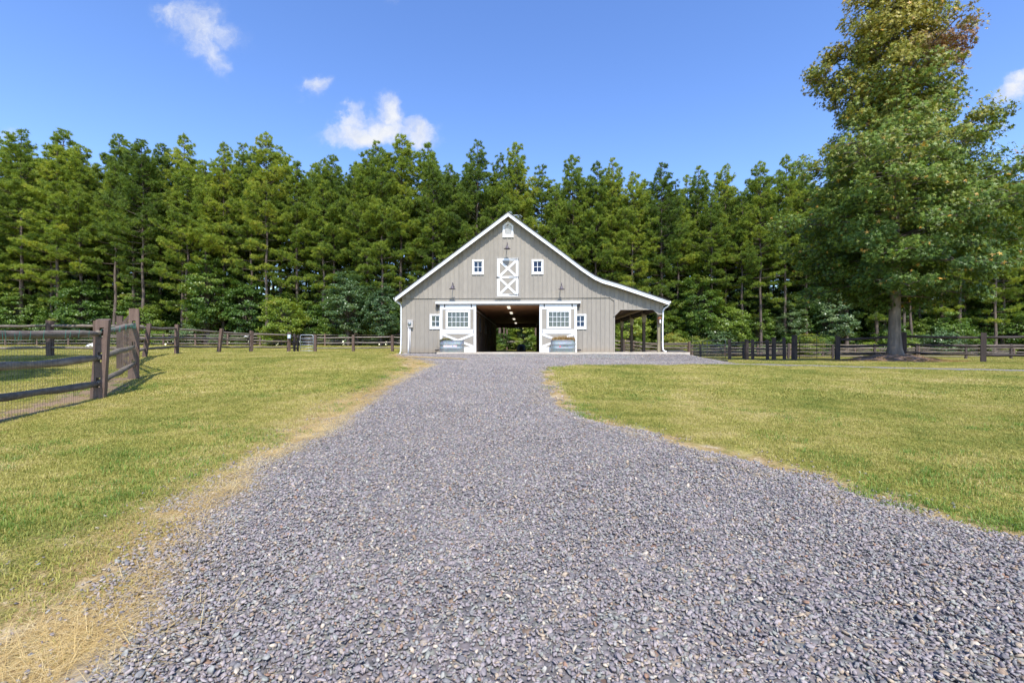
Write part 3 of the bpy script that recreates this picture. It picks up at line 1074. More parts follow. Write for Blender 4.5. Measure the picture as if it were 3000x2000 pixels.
def siding(u0, u1, step, bot, top, v, holes, knots, off=0.0):
    u = u0
    k = 0
    while u < u1 - .02:
        e = min(u + step, u1)
        if u1 - e < .06:
            e = u1
        strips = [('siding_board', u, e, v + random.uniform(0, .002), v + .025)]
        if e < u1 - .02:
            strips.append(('batten', e - .022, e + .022, v - .034, v - .0005))
        for nm, a, c, va, vb in strips:
            full = sorted([h for h in holes if h[0] <= a + .03 and h[1] >= c - .03], key=lambda h: h[2])
            lim = [-9.0] + [x for h in full for x in (h[2], h[3])] + [99.0]
            for q in range(0, len(lim), 2):
                lo, hi = lim[q], lim[q + 1]
                m = MB()
                clip_strip(m, a, c, lambda uu: max(bot(uu), lo), lambda uu: min(top(uu), hi), va, vb, [h for h in holes if h not in full], knots)
                if m.v:
                    m.build(nm, M['siding' if nm == 'siding_board' else 'batten'], barn)
        u = e
        k += 1


WIN = {'low_left': (-4.51, -3.85, 1.35, 2.18), 'low_right': (3.80, 4.46, 1.33, 2.16), 'up_left': (-2.05, -1.39, 4.46, 5.29), 'up_right': (1.36, 2.02, 4.45, 5.28)}


def inset(r, d):
    return (r[0] + d, r[1] - d, r[2] + d, r[3] - d)


low_holes = [(-1.82, 1.80, -1, 2.67)] + [inset(WIN[k], .08) for k in ('low_left', 'low_right')]
up_holes = [inset(WIN[k], .08) for k in ('up_left', 'up_right')] + [(-.22, .23, 6.62, 7.2), (-.58, .57, 3.22, 5.35)]


def up_bot(u):
    if u < 5.78:
        return 3.085
    if u < 6.03:
        return 3.085 - .17 * (u - 5.78) / .25
    return float(np.interp(u, [6.03, 6.08, 6.38, 8.24, 8.52, 8.80], [2.06, 2.09, 2.41, 2.41, 2.15, 2.15]))


UPK = [5.78, 6.03, 6.08, 6.38, 8.24, 8.52] + RU
siding(-6.13, 6.03, .254, lambda u: -.03, lambda u: min(3.10 if u < 5.78 else up_bot(u) + .015, roof_h(u) - .2), 0.0, low_holes, RU + [5.78])
siding(-6.13, 8.80, .254, up_bot, lambda u: roof_h(u) - .13, -.048, up_holes, UPK)

# grey boards edging the lean-to opening
b = MB()
for (a, c), (d, e) in (((6.02, 2.05), (6.385, 2.415)), ((6.37, 2.425), (8.25, 2.425)), ((8.235, 2.42), (8.53, 2.14)), ((8.52, 2.15), (8.82, 2.15))):
    b.bar((a, -.062, c), (d, -.062, e), .028, .07, up=(-(e - c), 0, (d - a)))
b.bar((6.05, -.005, -.03), (6.05, -.005, 2.1), .055, .06, up=(1, 0, 0))
b.build('opening_trim', M['batten'], barn)

# walls, loft floor, stall fronts, back wall: one shell
b = MB()
b.box(-6.13, -6.0, .03, LEN, -.05, 3.2)
b.box(-2.02, -1.93, .05, LEN - .1, 0, 2.70)
b.box(1.98, 2.07, .05, LEN - .1, 0, 2.70)
b.box(-6.0, 5.98, .05, LEN - .1, 2.72, 2.86)
b.box(-6.0, -1.95, LEN - .1, LEN, 0, 2.70)
b.box(1.97, 6.05, LEN - .1, LEN, 0, 2.70)
b.box(-1.95, 1.97, LEN - .1, LEN, 2.30, 2.70)
b.prism([(-6.1, 2.86), (6.0, 2.86), (6.0, 3.6), (5.2, 3.95), (4.2, 4.5), (.03, 7.6)], LEN - .1, LEN)
b.build('back_shell', M['dark_wood'], barn)
b = MB()
b.box(5.96, 6.03, .03, LEN, -.02, 3.6)
b.build('lean_to_wall', M['siding'], barn)
b = MB()
b.box(-1.925, 1.975, .03, LEN - .12, 2.692, 2.716)
b.build('aisle_ceiling', M['ceiling_wood'], barn)

# stall doors along the left and right of the aisle
for side in (-1, 1):
    uu = -1.915 if side < 0 else 1.965
    for k in range(4):
        v = 2.2 + k * 3.9
        m = MB()
        for a in (0, 1.3):
            m.box(uu - .02, uu + .02, v + a, v + a + .1, .03, 2.3)
        for h in (.03, 1.15, 2.2):
            m.box(uu - .019, uu + .019, v + .1, v + 1.3, h, h + .1)
        d = m.build('stall_door', M['beam'], barn)
        m = MB()
        for i in range(9):
            m.tube([(uu, v + .2 + i * .125, 1.25), (uu, v + .2 + i * .125, 2.2)], .008, 5)
        m.build('grille_bar', M['iron'], d)
    m = MB()
    m.box(uu - .03, uu + .03, .3, LEN - .4, 2.42, 2.50)
    m.build('stall_track', M['track'], barn)

for v in (1.2, 5.2, 11.3, 16.8):
    m = MB()
    m.box(-.085, .085, v - .6, v + .6, 2.635, 2.69)
    m.build('ceiling_light', M['lit'], barn)

# roof: shingle skin, soffit, rake boards
poly_top = [(u, h + .045) for u, h in ROOF]
poly_bot = [(u, h - .005) for u, h in ROOF]
b = MB()
poly_top[0] = (-6.46, 3.10)
poly_bot[0] = (-6.46, 3.05)
for i in range(len(ROOF) - 1):
    b.prism([poly_bot[i], poly_bot[i + 1], poly_top[i + 1], poly_top[i]], -.53, LEN + .45)
roof = b.build('roof', M['roof'], barn)
b = MB()
for i in range(len(ROOF) - 1):
    (a, c), (d, e) = ROOF[i], ROOF[i + 1]
    b.prism([(a, c - .13), (d, e - .13), (d, e - .008), (a, c - .008)], -.44, LEN + .44)
b.build('soffit', M['soffit'], roof)
for nm, idx_ in (('rake_board', (0, 1)), ('rake_board', (1, 2, 3, 4, 5, 6, 7, 8, 9))):
    m = MB()
    for i, j in zip(idx_[:-1], idx_[1:]):
        (a, c), (d, e) = ROOF[i], ROOF[j]
        m.prism([(a, c - .215), (d, e - .215), (d, e - .052), (a, c - .052)], -.478, -.445)
    m.build(nm, M['white'], roof)
    m = MB()
    for i, j in zip(idx_[:-1], idx_[1:]):
        (a, c), (d, e) = ROOF[i], ROOF[j]
        m.prism([(a, c - .07), (d, e - .07), (d, e - .006), (a, c - .006)], -.505, -.479)
    m.build('drip_trim', M['white'], roof)
# exposed lean-to ceiling boards
b = MB()
for k in range(17):
    a, d = 6.07 + k * .158, 6.07 + k * .158 + .152
    b.prism([(a, roof_h(a) - .16), (d, roof_h(d) - .16), (d, roof_h(d) - .135), (a, roof_h(a) - .135)], .02, LEN)
b.build('lean_to_ceiling', M['leanto_wood'], barn)
# lean-to posts, brackets and carrying beam
for k, v in enumerate((.08, 3.45, 6.9, 10.35, 13.8, 17.3)):
    m = MB()
    m.box(8.52, 8.69, v, v + .16, -.02, 2.14 if k == 0 else 2.35)
    p = m.build('lean_to_post', M['treated'] if k == 0 else M['beam'], barn)
    if k:
        m = MB()
        m.prism([(8.50, 1.92), (8.66, 1.88), (8.73, 1.98), (8.75, 2.62), (8.44, 2.70), (8.46, 2.1)], v - .045, v - .003)
        m.build('post_bracket', M['treated'], p)
b = MB()
b.box(8.50, 8.55, .12, LEN, 2.42, 2.66)
b.box(8.66, 8.71, .12, LEN, 2.36, 2.60)
b.build('carrying_beam', M['beam'], barn)

# gutters and downspouts
b = MB()
b.box(-6.50, -6.40, -.46, LEN + .4, 2.98, 3.09)
b.tube([(-6.44, -.36, 3.0), (-6.43, -.34, 2.92), (-6.36, -.22, 2.86), (-6.22, -.10, 2.76), (-6.17, -.07, 2.66), (-6.17, -.06, 1.0), (-6.19, -.06, .06), (-6.22, -.08, -.08), (-6.34, -.14, -.16)], .042, 8)
b.build('downspout', M['white'], barn, True)
b = MB()
b.box(9.0, 9.10, -.46, LEN + .4, 2.72, 2.83)
b.tube([(9.05, -.36, 2.74), (9.03, -.33, 2.66), (8.98, -.25, 2.56), (8.83, -.14, 2.46), (8.77, -.10, 2.32), (8.77, -.09, 2.0), (8.745, -.09, 1.7), (8.75, -.09, .3), (8.77, -.10, .13), (8.85, -.13, .05), (8.95, -.16, .03)], .046, 8)
b.build('downspout', M['white'], barn, True)


def four_pane(key, nm='window', cols_=2, rows_=2):
    u0, u1, h0, h1 = WIN[key]
    vf = -.05 if h0 > 3 else 0.0
    m = MB()
    w = .085
    m.box(u0, u0 + w, vf - .045, vf + .06, h0, h1)
    m.box(u1 - w, u1, vf - .045, vf + .06, h0, h1)
    m.box(u0 + w, u1 - w, vf - .044, vf + .06, h1 - w, h1 - .001)
    m.box(u0 + w, u1 - w, vf - .044, vf + .06, h0 + .001, h0 + w)
    m.box(u0 - .015, u1 + .015, vf - .062, vf - .002, h0 - .022, h0 - .001)
    win = m.build(nm, M['white'], barn)
    i0, i1, j0, j1 = u0 + w, u1 - w, h0 + w, h1 - w
    m = MB()
    s_ = .032
    m.box(i0, i0 + s_, vf + .0, vf + .04, j0, j1)
    m.box(i1 - s_, i1, vf + .0, vf + .04, j0, j1)
    m.box(i0 + s_, i1 - s_, vf + .001, vf + .04, j1 - s_, j1)
    m.box(i0 + s_, i1 - s_, vf + .001, vf + .04, j0, j0 + s_ * 1.6)
    m.box((i0 + i1) / 2 - .014, (i0 + i1) / 2 + .014, vf + .004, vf + .038, j0 + s_, j1 - s_)
    m.box(i0 + s_, i1 - s_, vf + .005, vf + .037, (j0 + j1) / 2 - .014, (j0 + j1) / 2 + .014)
    m.build('sash', M['white'], win)
    for a in range(2):
        for c in range(2):
            m = MB()
            x0, x1 = i0 + s_ + a * (i1 - i0 - 2 * s_) / 2, i0 + s_ + (a + 1) * (i1 - i0 - 2 * s_) / 2
            z0, z1 = j0 + s_ + c * (j1 - j0 - 2 * s_) / 2, j0 + s_ + (c + 1) * (j1 - j0 - 2 * s_) / 2
            tl = random.uniform(-.004, .012) + (.018 if key in ('up_right', 'low_right') else 0)
            m.add([(x0, vf + .022, z0), (x1, vf + .022, z0), (x1, vf + .022 + tl, z1), (x0, vf + .022 + tl, z1)], [(0, 1, 2, 3)])
            m.build('pane', M['glass'], win)
    return win


four_pane('low_left')
four_pane('low_right')
four_pane('up_left')
four_pane('up_right')

# sliding door leaves
def slide_door(u0, u1, flip):
    v0, v1 = -.145, -.10
    st = .135
    m = MB()
    m.box(u0, u0 + st, v0, v1, .005, 2.70)
    m.box(u1 - st, u1, v0, v1, .005, 2.70)
    m.box(u0 + st, u1 - st, v0 + .001, v1, 2.43, 2.699)
    m.box(u0 + st, u1 - st, v0 + .001, v1, 1.04, 1.295)
    m.box(u0 + st, u1 - st, v0 + .001, v1, .006, .285)
    door = m.build('sliding_door', M['white'], barn)
    # window in the upper half
    a, c = (u0 + .34, u1 - .335)
    if flip:
        a, c = u0 + .41, u1 - .34
    w0, w1 = 1.33, 2.395
    m = MB()
    for q0, q1, r0, r1 in ((u0 + st, a + .04, 1.295, 2.43), (c - .04, u1 - st, 1.295, 2.43), (a + .04, c - .04, 1.295, w0 + .04), (a + .04, c - .04, w1 - .04, 2.43), (u0 + st, u1 - st, .285, 1.04)):
        n = max(1, round((q1 - q0) / .3)) if r1 < 1.2 else 1
        for i in range(n):
            m.box(q0 + (q1 - q0) * i / n + .002, q0 + (q1 - q0) * (i + 1) / n - .002, v0 + .02, v1 - .002, r0, r1)
    m.build('door_panel', M['siding'], door)
    fw = .115
    m = MB()
    m.box(a, a + fw, v0 - .022, v0 + .0185, w0, w1)
    m.box(c - fw, c, v0 - .022, v0 + .0185, w0, w1)
    m.box(a + fw, c - fw, v0 - .021, v0 + .0185, w1 - fw, w1)
    m.box(a + fw, c - fw, v0 - .021, v0 + .0185, w0, w0 + fw)
    m.build('window_frame', M['white'], door)
    g0, g1, k0, k1 = a + fw, c - fw, w0 + fw, w1 - fw
    m = MB()
    for i in range(1, 5):
        q = g0 + (g1 - g0) * i / 5
        m.box(q - .011, q + .011, v0 + .0, v0 + .03, k0, k1)
    for i in range(1, 3):
        q = k0 + (k1 - k0) * i / 3
        m.box(g0, g1, v0 + .001, v0 + .029, q - .011, q + .011)
    m.build('muntin_grid', M['white'], door)
    for i in range(5):
        for j in range(3):
            m = MB()
            x0, x1 = g0 + (g1 - g0) * i / 5, g0 + (g1 - g0) * (i + 1) / 5
            z0, z1 = k0 + (k1 - k0) * j / 3, k0 + (k1 - k0) * (j + 1) / 3
            m.add([(x0, v0 + .015, z0), (x1, v0 + .015, z0), (x1, v0 + .015, z1), (x0, v0 + .015, z1)], [(0, 1, 2, 3)])
            m.build('pane', M['glass'], door)
    # cross brace
    for s_ in (0, 1):
        m = MB()
        p0, p1 = (u0 + st, .30), (u1 - st, 1.02)
        if s_:
            p0, p1 = (u0 + st, 1.02), (u1 - st, .30)
        m.bar((p0[0], v0 + .011 - s_ * .003, p0[1]), (p1[0], v0 + .011 - s_ * .003, p1[1]), .018, .125, up=(-(p1[1] - p0[1]), 0, p1[0] - p0[0]))
        m.build('cross_brace', M['white'], door)
    for q in (u0 + .27, u1 - .27):
        m = MB()
        m.box(q - .028, q + .028, v0 - .014, v0, 2.56, 2.76)
        m.box(q - .012, q + .012, v0 - .026, v0 - .014, 2.60, 2.63)
        m.build('hanger_strap', M['iron'], door)
    q = u1 - .155 if not flip else u0 + .155
    m = MB()
    m.tube([(q, v0 - .002, 1.08), (q, v0 - .04, 1.10), (q, v0 - .04, 1.26), (q, v0 - .002, 1.28)], .015, 6)
    m.build('handle', M['iron'], door)
    q = u0 - .16 if not flip else u1 + .14
    m = MB()
    m.box(q - .13, q + .1, v0, v1, .075, .15)
    m.box(q - .10, q + .04, v0 - .03, v0, .09, .13)
    m.build('floor_guide', M['iron'], door)


slide_door(-3.90, -1.82, False)
slide_door(1.80, 3.92, True)
m = MB()
m.box(-4.13, 4.11, -.27, -.055, 2.755, 2.865)
m.box(-4.14, 4.12, -.285, -.05, 2.866, 2.885)
m.build('track_hood', M['white'], barn)
m = MB()
m.box(-4.10, 4.08, -.15, -.06, 2.695, 2.754)
m.build('door_track', M['track'], barn)
m = MB()
for q in (-4.07, 4.05):
    m.box(q - .05, q + .05, -.17, -.052, 2.56, 2.753)
m.build('track_stop', M['iron'], barn)
m = MB()
m.box(-1.94, -1.82, -.004, .045, 0, 2.695)
m.box(1.80, 1.975, -.004, .045, 0, 2.695)
m.build('door_jamb', M['beam'], barn)

# loft door with two crosses
m = MB()
m.box(-.60, -.47, -.075, -.03, 3.20, 5.36)
m.box(.46, .59, -.075, -.03, 3.20, 5.36)
for h0, h1 in ((3.20, 3.315), (4.215, 4.335), (5.22, 5.36)):
    m.box(-.47, .46, -.074, -.03, h0, h1)
ld = m.build('loft_door', M['white'], barn)
m = MB()
for i in range(4):
    q = -.47 + .2325 * i
    m.box(q + .002, q + .2305, -.055, -.031, 3.3, 5.25)
m.build('door_panel', M['siding'], ld)
for z0, z1 in ((3.325, 4.205), (4.345, 5.21)):
    for s_ in (0, 1):
        p0, p1 = ((-.47, z0), (.46, z1)) if not s_ else ((-.47, z1), (.46, z0))
        m = MB()
        m.bar((p0[0], -.064 - s_ * .003, p0[1]), (p1[0], -.064 - s_ * .003, p1[1]), .016, .12, up=(-(p1[1] - p0[1]), 0, p1[0] - p0[0]))
        m.build('cross_brace', M['white'], ld)
for h in (3.285, 4.275, 5.30):
    m = MB()
    m.prism([(.05, h - .012), (.56, h - .028), (.56, h + .028), (.05, h + .012)], -.089, -.076)
    m.tube([(.60, -.085, h - .07), (.60, -.085, h + .06)], .018, 6)
    m.build('strap_hinge', M['iron'], ld)
m = MB()
m.box(-.66, -.47, -.10, -.076, 4.24, 4.30)
m.build('latch', M['iron'], ld)
m = MB()
m.box(-.72, -.605, -.078, -.049, 3.11, 5.47)
m.box(.595, .72, -.078, -.049, 3.11, 5.47)
m.box(-.605, .595, -.0775, -.049, 5.365, 5.47)
m.box(-.74, .74, -.13, -.049, 3.085, 3.195)
m.build('loft_door_casing', M['batten'], barn)

# gable vent
m = MB()
vp = [(-.30, 6.57), (.31, 6.57), (.31, 7.22), (.005, 7.48), (-.30, 7.22)]
ip = [(-.20, 6.70), (.21, 6.70), (.21, 7.16), (.005, 7.33), (-.20, 7.16)]
for i in range(5):
    j = (i + 1) % 5
    m.prism([vp[i], vp[j], ip[j], ip[i]], -.10, -.05)
m.box(-.32, .33, -.115, -.05, 6.548, 6.568)
gv = m.build('gable_vent', M['white'], barn)
m = MB()
m.add([(p[0], -.04, p[1]) for p in ip], [(0, 1, 2, 3, 4)])
m.build('vent_back', M['dark_wood'], gv)
for k in range(9):
    z = 6.72 + k * .062
    hw = .205 if z < 7.1 else max(.03, .205 * (7.33 - z) / .19)
    m = MB()
    m.bar((-hw, -.072, z + .016), (hw, -.072, z + .016), .012, .042, up=(0, -.5, 1))
    m.build('slat', M['white'], gv)


# gooseneck barn lamps
def barn_lamp(u, h, label):
    vf = -.07
    t_ = thing('barn_lamp', label, 'wall lamp', barn_world(u, vf, h), -TH, 'gooseneck lamps on the barn front')
    m = MB()
    m.lathe([(0, .0), (.06, .0), (.06, .03), (.0, .035)], (0, 0, 0), 12)
    m.v = [(x_, -z_, y_) for x_, y_, z_ in m.v]
    m.build('wall_plate', M['lamp'], t_)
    m = MB()
    m.tube([(0, -.02, 0), (0, -.08, .03), (0, -.18, .13), (0, -.30, .20), (0, -.40, .19), (0, -.455, .12), (0, -.47, .02)], .018, 8)
    m.build('gooseneck', M['lamp'], t_, True)
    m = MB()
    m.lathe([(.018, .04), (.045, .03), (.05, -.03), (.065, -.045), (.085, -.10), (.11, -.135), (.185, -.165), (.187, -.178), (.175, -.172), (.10, -.142), (.07, -.10), (.03, -.05)], (0, -.47, 0), 24)
    m.build('shade', M['lamp'], t_, True)
    m = MB()
    m.lathe([(.0, -.16), (.03, -.145), (.04, -.11), (.025, -.06), (.0, -.05)], (0, -.47, 0), 12)
    m.build('bulb', M['pvc'], t_, True)
    return t_


def barn_world(u, v, h):
    return (BX + u * CT + v * ST, BY - u * ST + v * CT, BZ + h)


barn_lamp(-.02, 5.97, 'dark gooseneck lamp under the gable vent, highest on the barn front')
barn_lamp(-3.12, 3.73, 'dark gooseneck lamp above the sliding door with the red-lettered tank')
barn_lamp(3.03, 3.68, 'dark gooseneck lamp above the sliding door with the grass-topped tank')

# electric meter with two conduits
mt = thing('electric_meter', 'grey electric meter box with round glass dial and white conduits at the barn corner', 'electric meter', barn_world(-5.62, -.03, 1.63), -TH)
m = MB()
m.box(-.155, .155, -.13, 0, -.215, .215)
m.box(-.162, .162, -.137, -.128, .15, .222)
m.build('meter_box', M['meter'], mt)
m = MB()
m.lathe([(.105, .128), (.105, .155), (.085, .165), (.085, .20), (.06, .215), (0, .22)], (-.03, 0, -.03), 18)
m.v = [(x_, -z_ - .03 + .03, y_ + 0) for x_, y_, z_ in [(a_, b_, c_ + .03) for a_, b_, c_ in m.v]]
m.build('dial', M['galv'], mt, True)
m = MB()
m.tube([(-.10, -.07, -.21), (-.10, -.07, -.9), (-.115, -.07, -1.35), (-.13, -.08, -1.80)], .036, 10)
m.build('conduit', M['pvc'], mt, True)
m = MB()
m.tube([(-.02, -.05, -.21), (-.02, -.05, -1.0), (-.035, -.05, -1.72)], .017, 8)
m.build('conduit', M['pvc'], mt, True)

# boulder at the foot of the left downspout
def rock(name, loc, sc, seed, label, mat='rock'):
    r = np.random.default_rng(seed)
    me = chip_mesh(seed)
    me.materials.clear()
    me.materials.append(M[mat])
    o = link(name, me, None, loc)
    o.scale = sc
    md = o.modifiers.new('sub', 'SUBSURF')
    md.levels = md.render_levels = 2
    return tag(o, label, 'rock')


rock('rock', (BX - 5.92, BY - .22, 1.17), (.24, .2, .34), 5, 'pale round rock at the foot of the meter conduits')


# stock tanks
def tank(u, v, label, w=1.38, d=.62, h=.66):
    t_ = thing('stock_tank', label, 'planter tank', barn_world(u, v, 0.002), -TH, 'galvanised stock tanks used as planters')
    r_ = d / 2
    hw = w / 2 - r_

    def ring(rr, z):
        pts_ = []
        for k in range(32):
            a = 2 * math.pi * k / 32
            cxx = hw if math.cos(a) > 0 else -hw
            pts_.append((cxx + rr * math.cos(a), rr * math.sin(a), z))
        return pts_
    pr = [(r_ - .01, 0), (r_, .015)]
    for c in (.21, .44):
        pr += [(r_, c - .045), (r_ + .014, c - .018), (r_ + .014, c + .018), (r_, c + .045)]
    pr += [(r_, h - .03)]
    vs, fs = [], []
    for rr, z in pr:
        vs += ring(rr, z)
    for i in range(len(pr) - 1):
        for k in range(32):
            fs.append((i * 32 + k, i * 32 + (k + 1) % 32, (i + 1) * 32 + (k + 1) % 32, (i + 1) * 32 + k))
    MB().add(vs, fs).build('tank_wall', M['galv'], t_, True)
    m = MB()
    rp = ring(r_ + .004, h - .012)
    m.tube(rp + [rp[0]], .016, 8, cap=False)
    m.build('rim', M['galv'], t_, True)
    vs = ring(r_ - .012, h - .07)
    MB().add(vs, [tuple(range(32))]).build('potting_soil', M['mulch'], t_)
    return t_, r_


def text(body, size, mat, parent, loc, name='lettering'):
    cu = bpy.data.curves.new(name, 'FONT')
    cu.body = body
    cu.size = size
    cu.extrude = .0008
    cu.align_x = 'CENTER'
    cu.align_y = 'CENTER'
    cu.materials.append(mat)
    tmp = bpy.data.objects.new(name, cu)
    COL.objects.link(tmp)
    me = bpy.data.meshes.new_from_object(tmp.evaluated_get(bpy.context.evaluated_depsgraph_get()))
    bpy.data.objects.remove(tmp)
    me.name = name
    o = link(name, me, parent, loc)
    o.rotation_euler = (R(90), 0, 0)
    return o


def star_poly(cx_, cz_, r0, r1, n=5):
    return [(cx_ + (r0 if k % 2 == 0 else r1) * math.sin(math.pi * k / n), cz_ + (r0 if k % 2 == 0 else r1) * math.cos(math.pi * k / n)) for k in range(2 * n)][::-1]


tl, r_ = tank(-3.15, -.48, 'galvanised stock tank with a red and white sticker before the left sliding door')
m = MB()
m.box(-.43, .33, -r_ - .006, -r_ - .002, .285, .385)
stk = m.build('sticker', M['sticker'], tl)
text('COUNTRY', .098, M['red'], stk, (-.20, -r_ - .0075, .335))
m = MB()
m.prism(star_poly(.085, .337, .045, .019), -r_ - .0085, -r_ - .0065)
m.build('star', M['blue'], stk)
text('TUFF', .098, M['red'], stk, (.225, -r_ - .0075, .335))
tr_, r_ = tank(3.11, -.48, 'galvanised stock tank with a small red triangle badge, topped with tan grass')
m = MB()
m.prism([(-.24, .27), (-.13, .27), (-.155, .345), (-.185, .37), (-.215, .345)], -r_ - .005, -r_ - .002)
bd = m.build('badge', M['red'], tr_)
m = MB()
m.prism([(-.205, .295), (-.165, .295), (-.185, .34)], -r_ - .0075, -r_ - .0055)
m.build('badge_triangle', M['sticker'], bd)
text('COUNTYLINE', .062, M['ink'], tr_, (.06, -r_ - .003, .325))

# planting in the tanks
def clump(name, label, cat, loc, mesh_fn, rz=-TH):
    o = link(name, mesh_fn, None, loc)
    o.rotation_euler = (0, 0, rz)
    return tag(o, label, cat)


def grass_clump(n, w, d, h0, h1, mat, seed, lean=.5):
    r = np.random.default_rng(seed)
    bx, by = r.uniform(-w / 2, w / 2, n), r.uniform(-d / 2, d / 2, n)
    a = r.uniform(0, 6.28, n)
    h = r.uniform(h0, h1, n) * (1 - .3 * np.abs(bx) / (w / 2))
    ln = np.abs(r.normal(0, lean, n))
    B = np.stack([bx, by, np.zeros(n)], -1)
    D = np.stack([np.cos(a), np.sin(a), np.zeros(n)], -1)
    Sd = np.stack([-np.sin(a), np.cos(a), np.zeros(n)], -1) * .010
    up = np.array([0, 0, 1.0])
    mid = B + up * (h * .6)[:, None] + D * (h * ln * .3)[:, None]
    tip = B + up * (h / (1 + .35 * ln))[:, None] + D * (h * ln)[:, None]
    V = np.concatenate([B - Sd, B + Sd, mid - Sd, mid + Sd, tip])
    i = np.arange(n)
    F = np.concatenate([np.stack([i, i + n, i + 3 * n], -1), np.stack([i, i + 3 * n, i + 2 * n], -1), np.stack([i + 2 * n, i + 3 * n, i + 4 * n], -1)])
    return tri_mesh('grass_clump', V, F, [mat], attrs={'rnd': ('FLOAT', np.tile(r.random(n), 5))})


M['tan_grass'] = leaf_mat('tan_grass', [(0, (.20, .115, .04)), (.5, (.36, .22, .08)), (1, (.5, .37, .17))], .2, .6)
M['olive'] = leaf_mat('olive_plant', [(0, (.10, .09, .02)), (.5, (.19, .17, .035)), (1, (.30, .24, .06))], .2, .6)
clump('potted_grass', 'tan ornamental grass growing in the tank with the red triangle badge', 'plant', barn_world(3.13, -.48, .59), grass_clump(900, 1.26, .46, .20, .42, M['tan_grass'], 3, .35))
clump('potted_plant', 'sparse olive plant drooping over the left rim of the red-lettered tank', 'plant', barn_world(-3.48, -.56, .59), grass_clump(420, .60, .40, .12, .30, M['olive'], 4, 1.2))

# bird house on the front lean-to post, jar lamp and white box under the lean-to
bh = thing('bird_house', 'small rusty-roofed bird house with a pale front on the lean-to corner post', 'bird house', barn_world(8.59, .08, 1.62), -TH)
m = MB()
m.box(-.07, .07, -.16, -.003, 0, .25)
m.build('house_body', M['dark_wood'], bh)
m = MB()
m.box(-.005, .062, -.166, -.161, .02, .23)
m.build('house_front', M['white'], bh)
m = MB()
m.prism([(-.10, .25), (.10, .25), (.06, .38), (-.06, .38)], -.20, -.003)
m.build('house_roof', M['rust'], bh)
jl = thing('jar_lamp', 'glass jar lamp hanging under the lean-to ceiling', 'lamp', barn_world(7.1, 2.2, roof_h(7.1) - .16), -TH)
m = MB()
m.lathe([(.0, 0), (.07, 0), (.07, -.05), (.05, -.08)], (0, 0, 0), 12)
m.build('lamp_cap', M['iron'], jl, True)
m = MB()
m.lathe([(.05, -.08), (.06, -.12), (.055, -.2), (.0, -.24)], (0, 0, 0), 12)
m.build('jar', M['pvc'], jl, True)
m = MB()
m.box(0, .09, -.12, .12, 1.55, 1.8)
sb = m.build('switch_box', M['pvc'], None, loc=(0, 0, 0))
sb.location = barn_world(6.06, 4.5, 0)
sb.rotation_euler = (0, 0, -TH)
tag(sb, 'small white box fixed to the wall under the lean-to', 'box')

# drain pipe from the right downspout
m = MB()
pp = []
for k in range(60):
    f = k / 59
    u = 8.95 + 3.0 * f
    x_, y_, z_ = barn_world(u, -.17 - .9 * f * f, 0)
    g_ = 1.30 + .06 if u < 9.95 else float(GND(x_, y_)) + .05
    pp.append((x_, y_, min(1.36, g_ + .02 * math.sin(f * 6))))
m.tube(pp, [.055 if k % 2 else .046 for k in range(60)], 8)
tag(m.build('drain_pipe', M['plastic_black'], None, True), 'black corrugated drain pipe curving off the concrete slab at the lean-to corner', 'pipe')

# running horse weather vane
wv_ = thing('weather_vane', 'weathered metal running horse weather vane on the barn ridge', 'weather vane', barn_world(.22, .75, 7.74), -TH)
m = MB()
m.tube([(0, 0, -.1), (0, 0, .30)], .012, 6)
m.build('vane_rod', M['iron'], wv_)
m = MB()
m.tube([(-.34, 0, .10), (.62, 0, .02)], .009, 6)
m.prism([(.62, -.03), (.72, .02), (.62, .07)], -.006, .006)
m.prism([(-.42, .06), (-.32, .10), (-.42, .15)], -.006, .006)
m.build('vane_arrow', M['iron'], wv_)
m = MB()
hp = lambda L_, r0, n=8: m.tube([(a + .02, 0, c) for a, c in L_], r0, n, flat=.55)
hp([(-.10, .30), (-.02, .295), (.10, .285), (.22, .30), (.30, .29), (.35, .27)], [.05, .085, .08, .075, .085, .04])
hp([(-.06, .31), (-.13, .42), (-.17, .50)], [.08, .06, .04])
hp([(-.15, .52), (-.21, .49), (-.27, .43), (-.28, .415)], [.042, .045, .026, .02])
hp([(-.08, .26), (-.20, .21), (-.28, .25), (-.33, .20)], [.036, .022, .014, .012], 6)
hp([(-.05, .25), (-.13, .17), (-.10, .10), (-.16, .07)], [.036, .022, .014, .012], 6)
hp([(.30, .27), (.37, .20), (.46, .19), (.53, .13)], [.045, .028, .016, .012], 6)
hp([(.28, .26), (.31, .17), (.40, .13), (.45, .07)], [.045, .028, .016, .012], 6)
hp([(.34, .31), (.44, .31), (.55, .24), (.60, .20)], [.02, .03, .025, .006], 6)
hp([(-.15, .56), (-.09, .52), (-.05, .44), (-.02, .36)], [.01, .03, .03, .01], 6)
m.build('vane_horse', M['patina'], wv_, True)

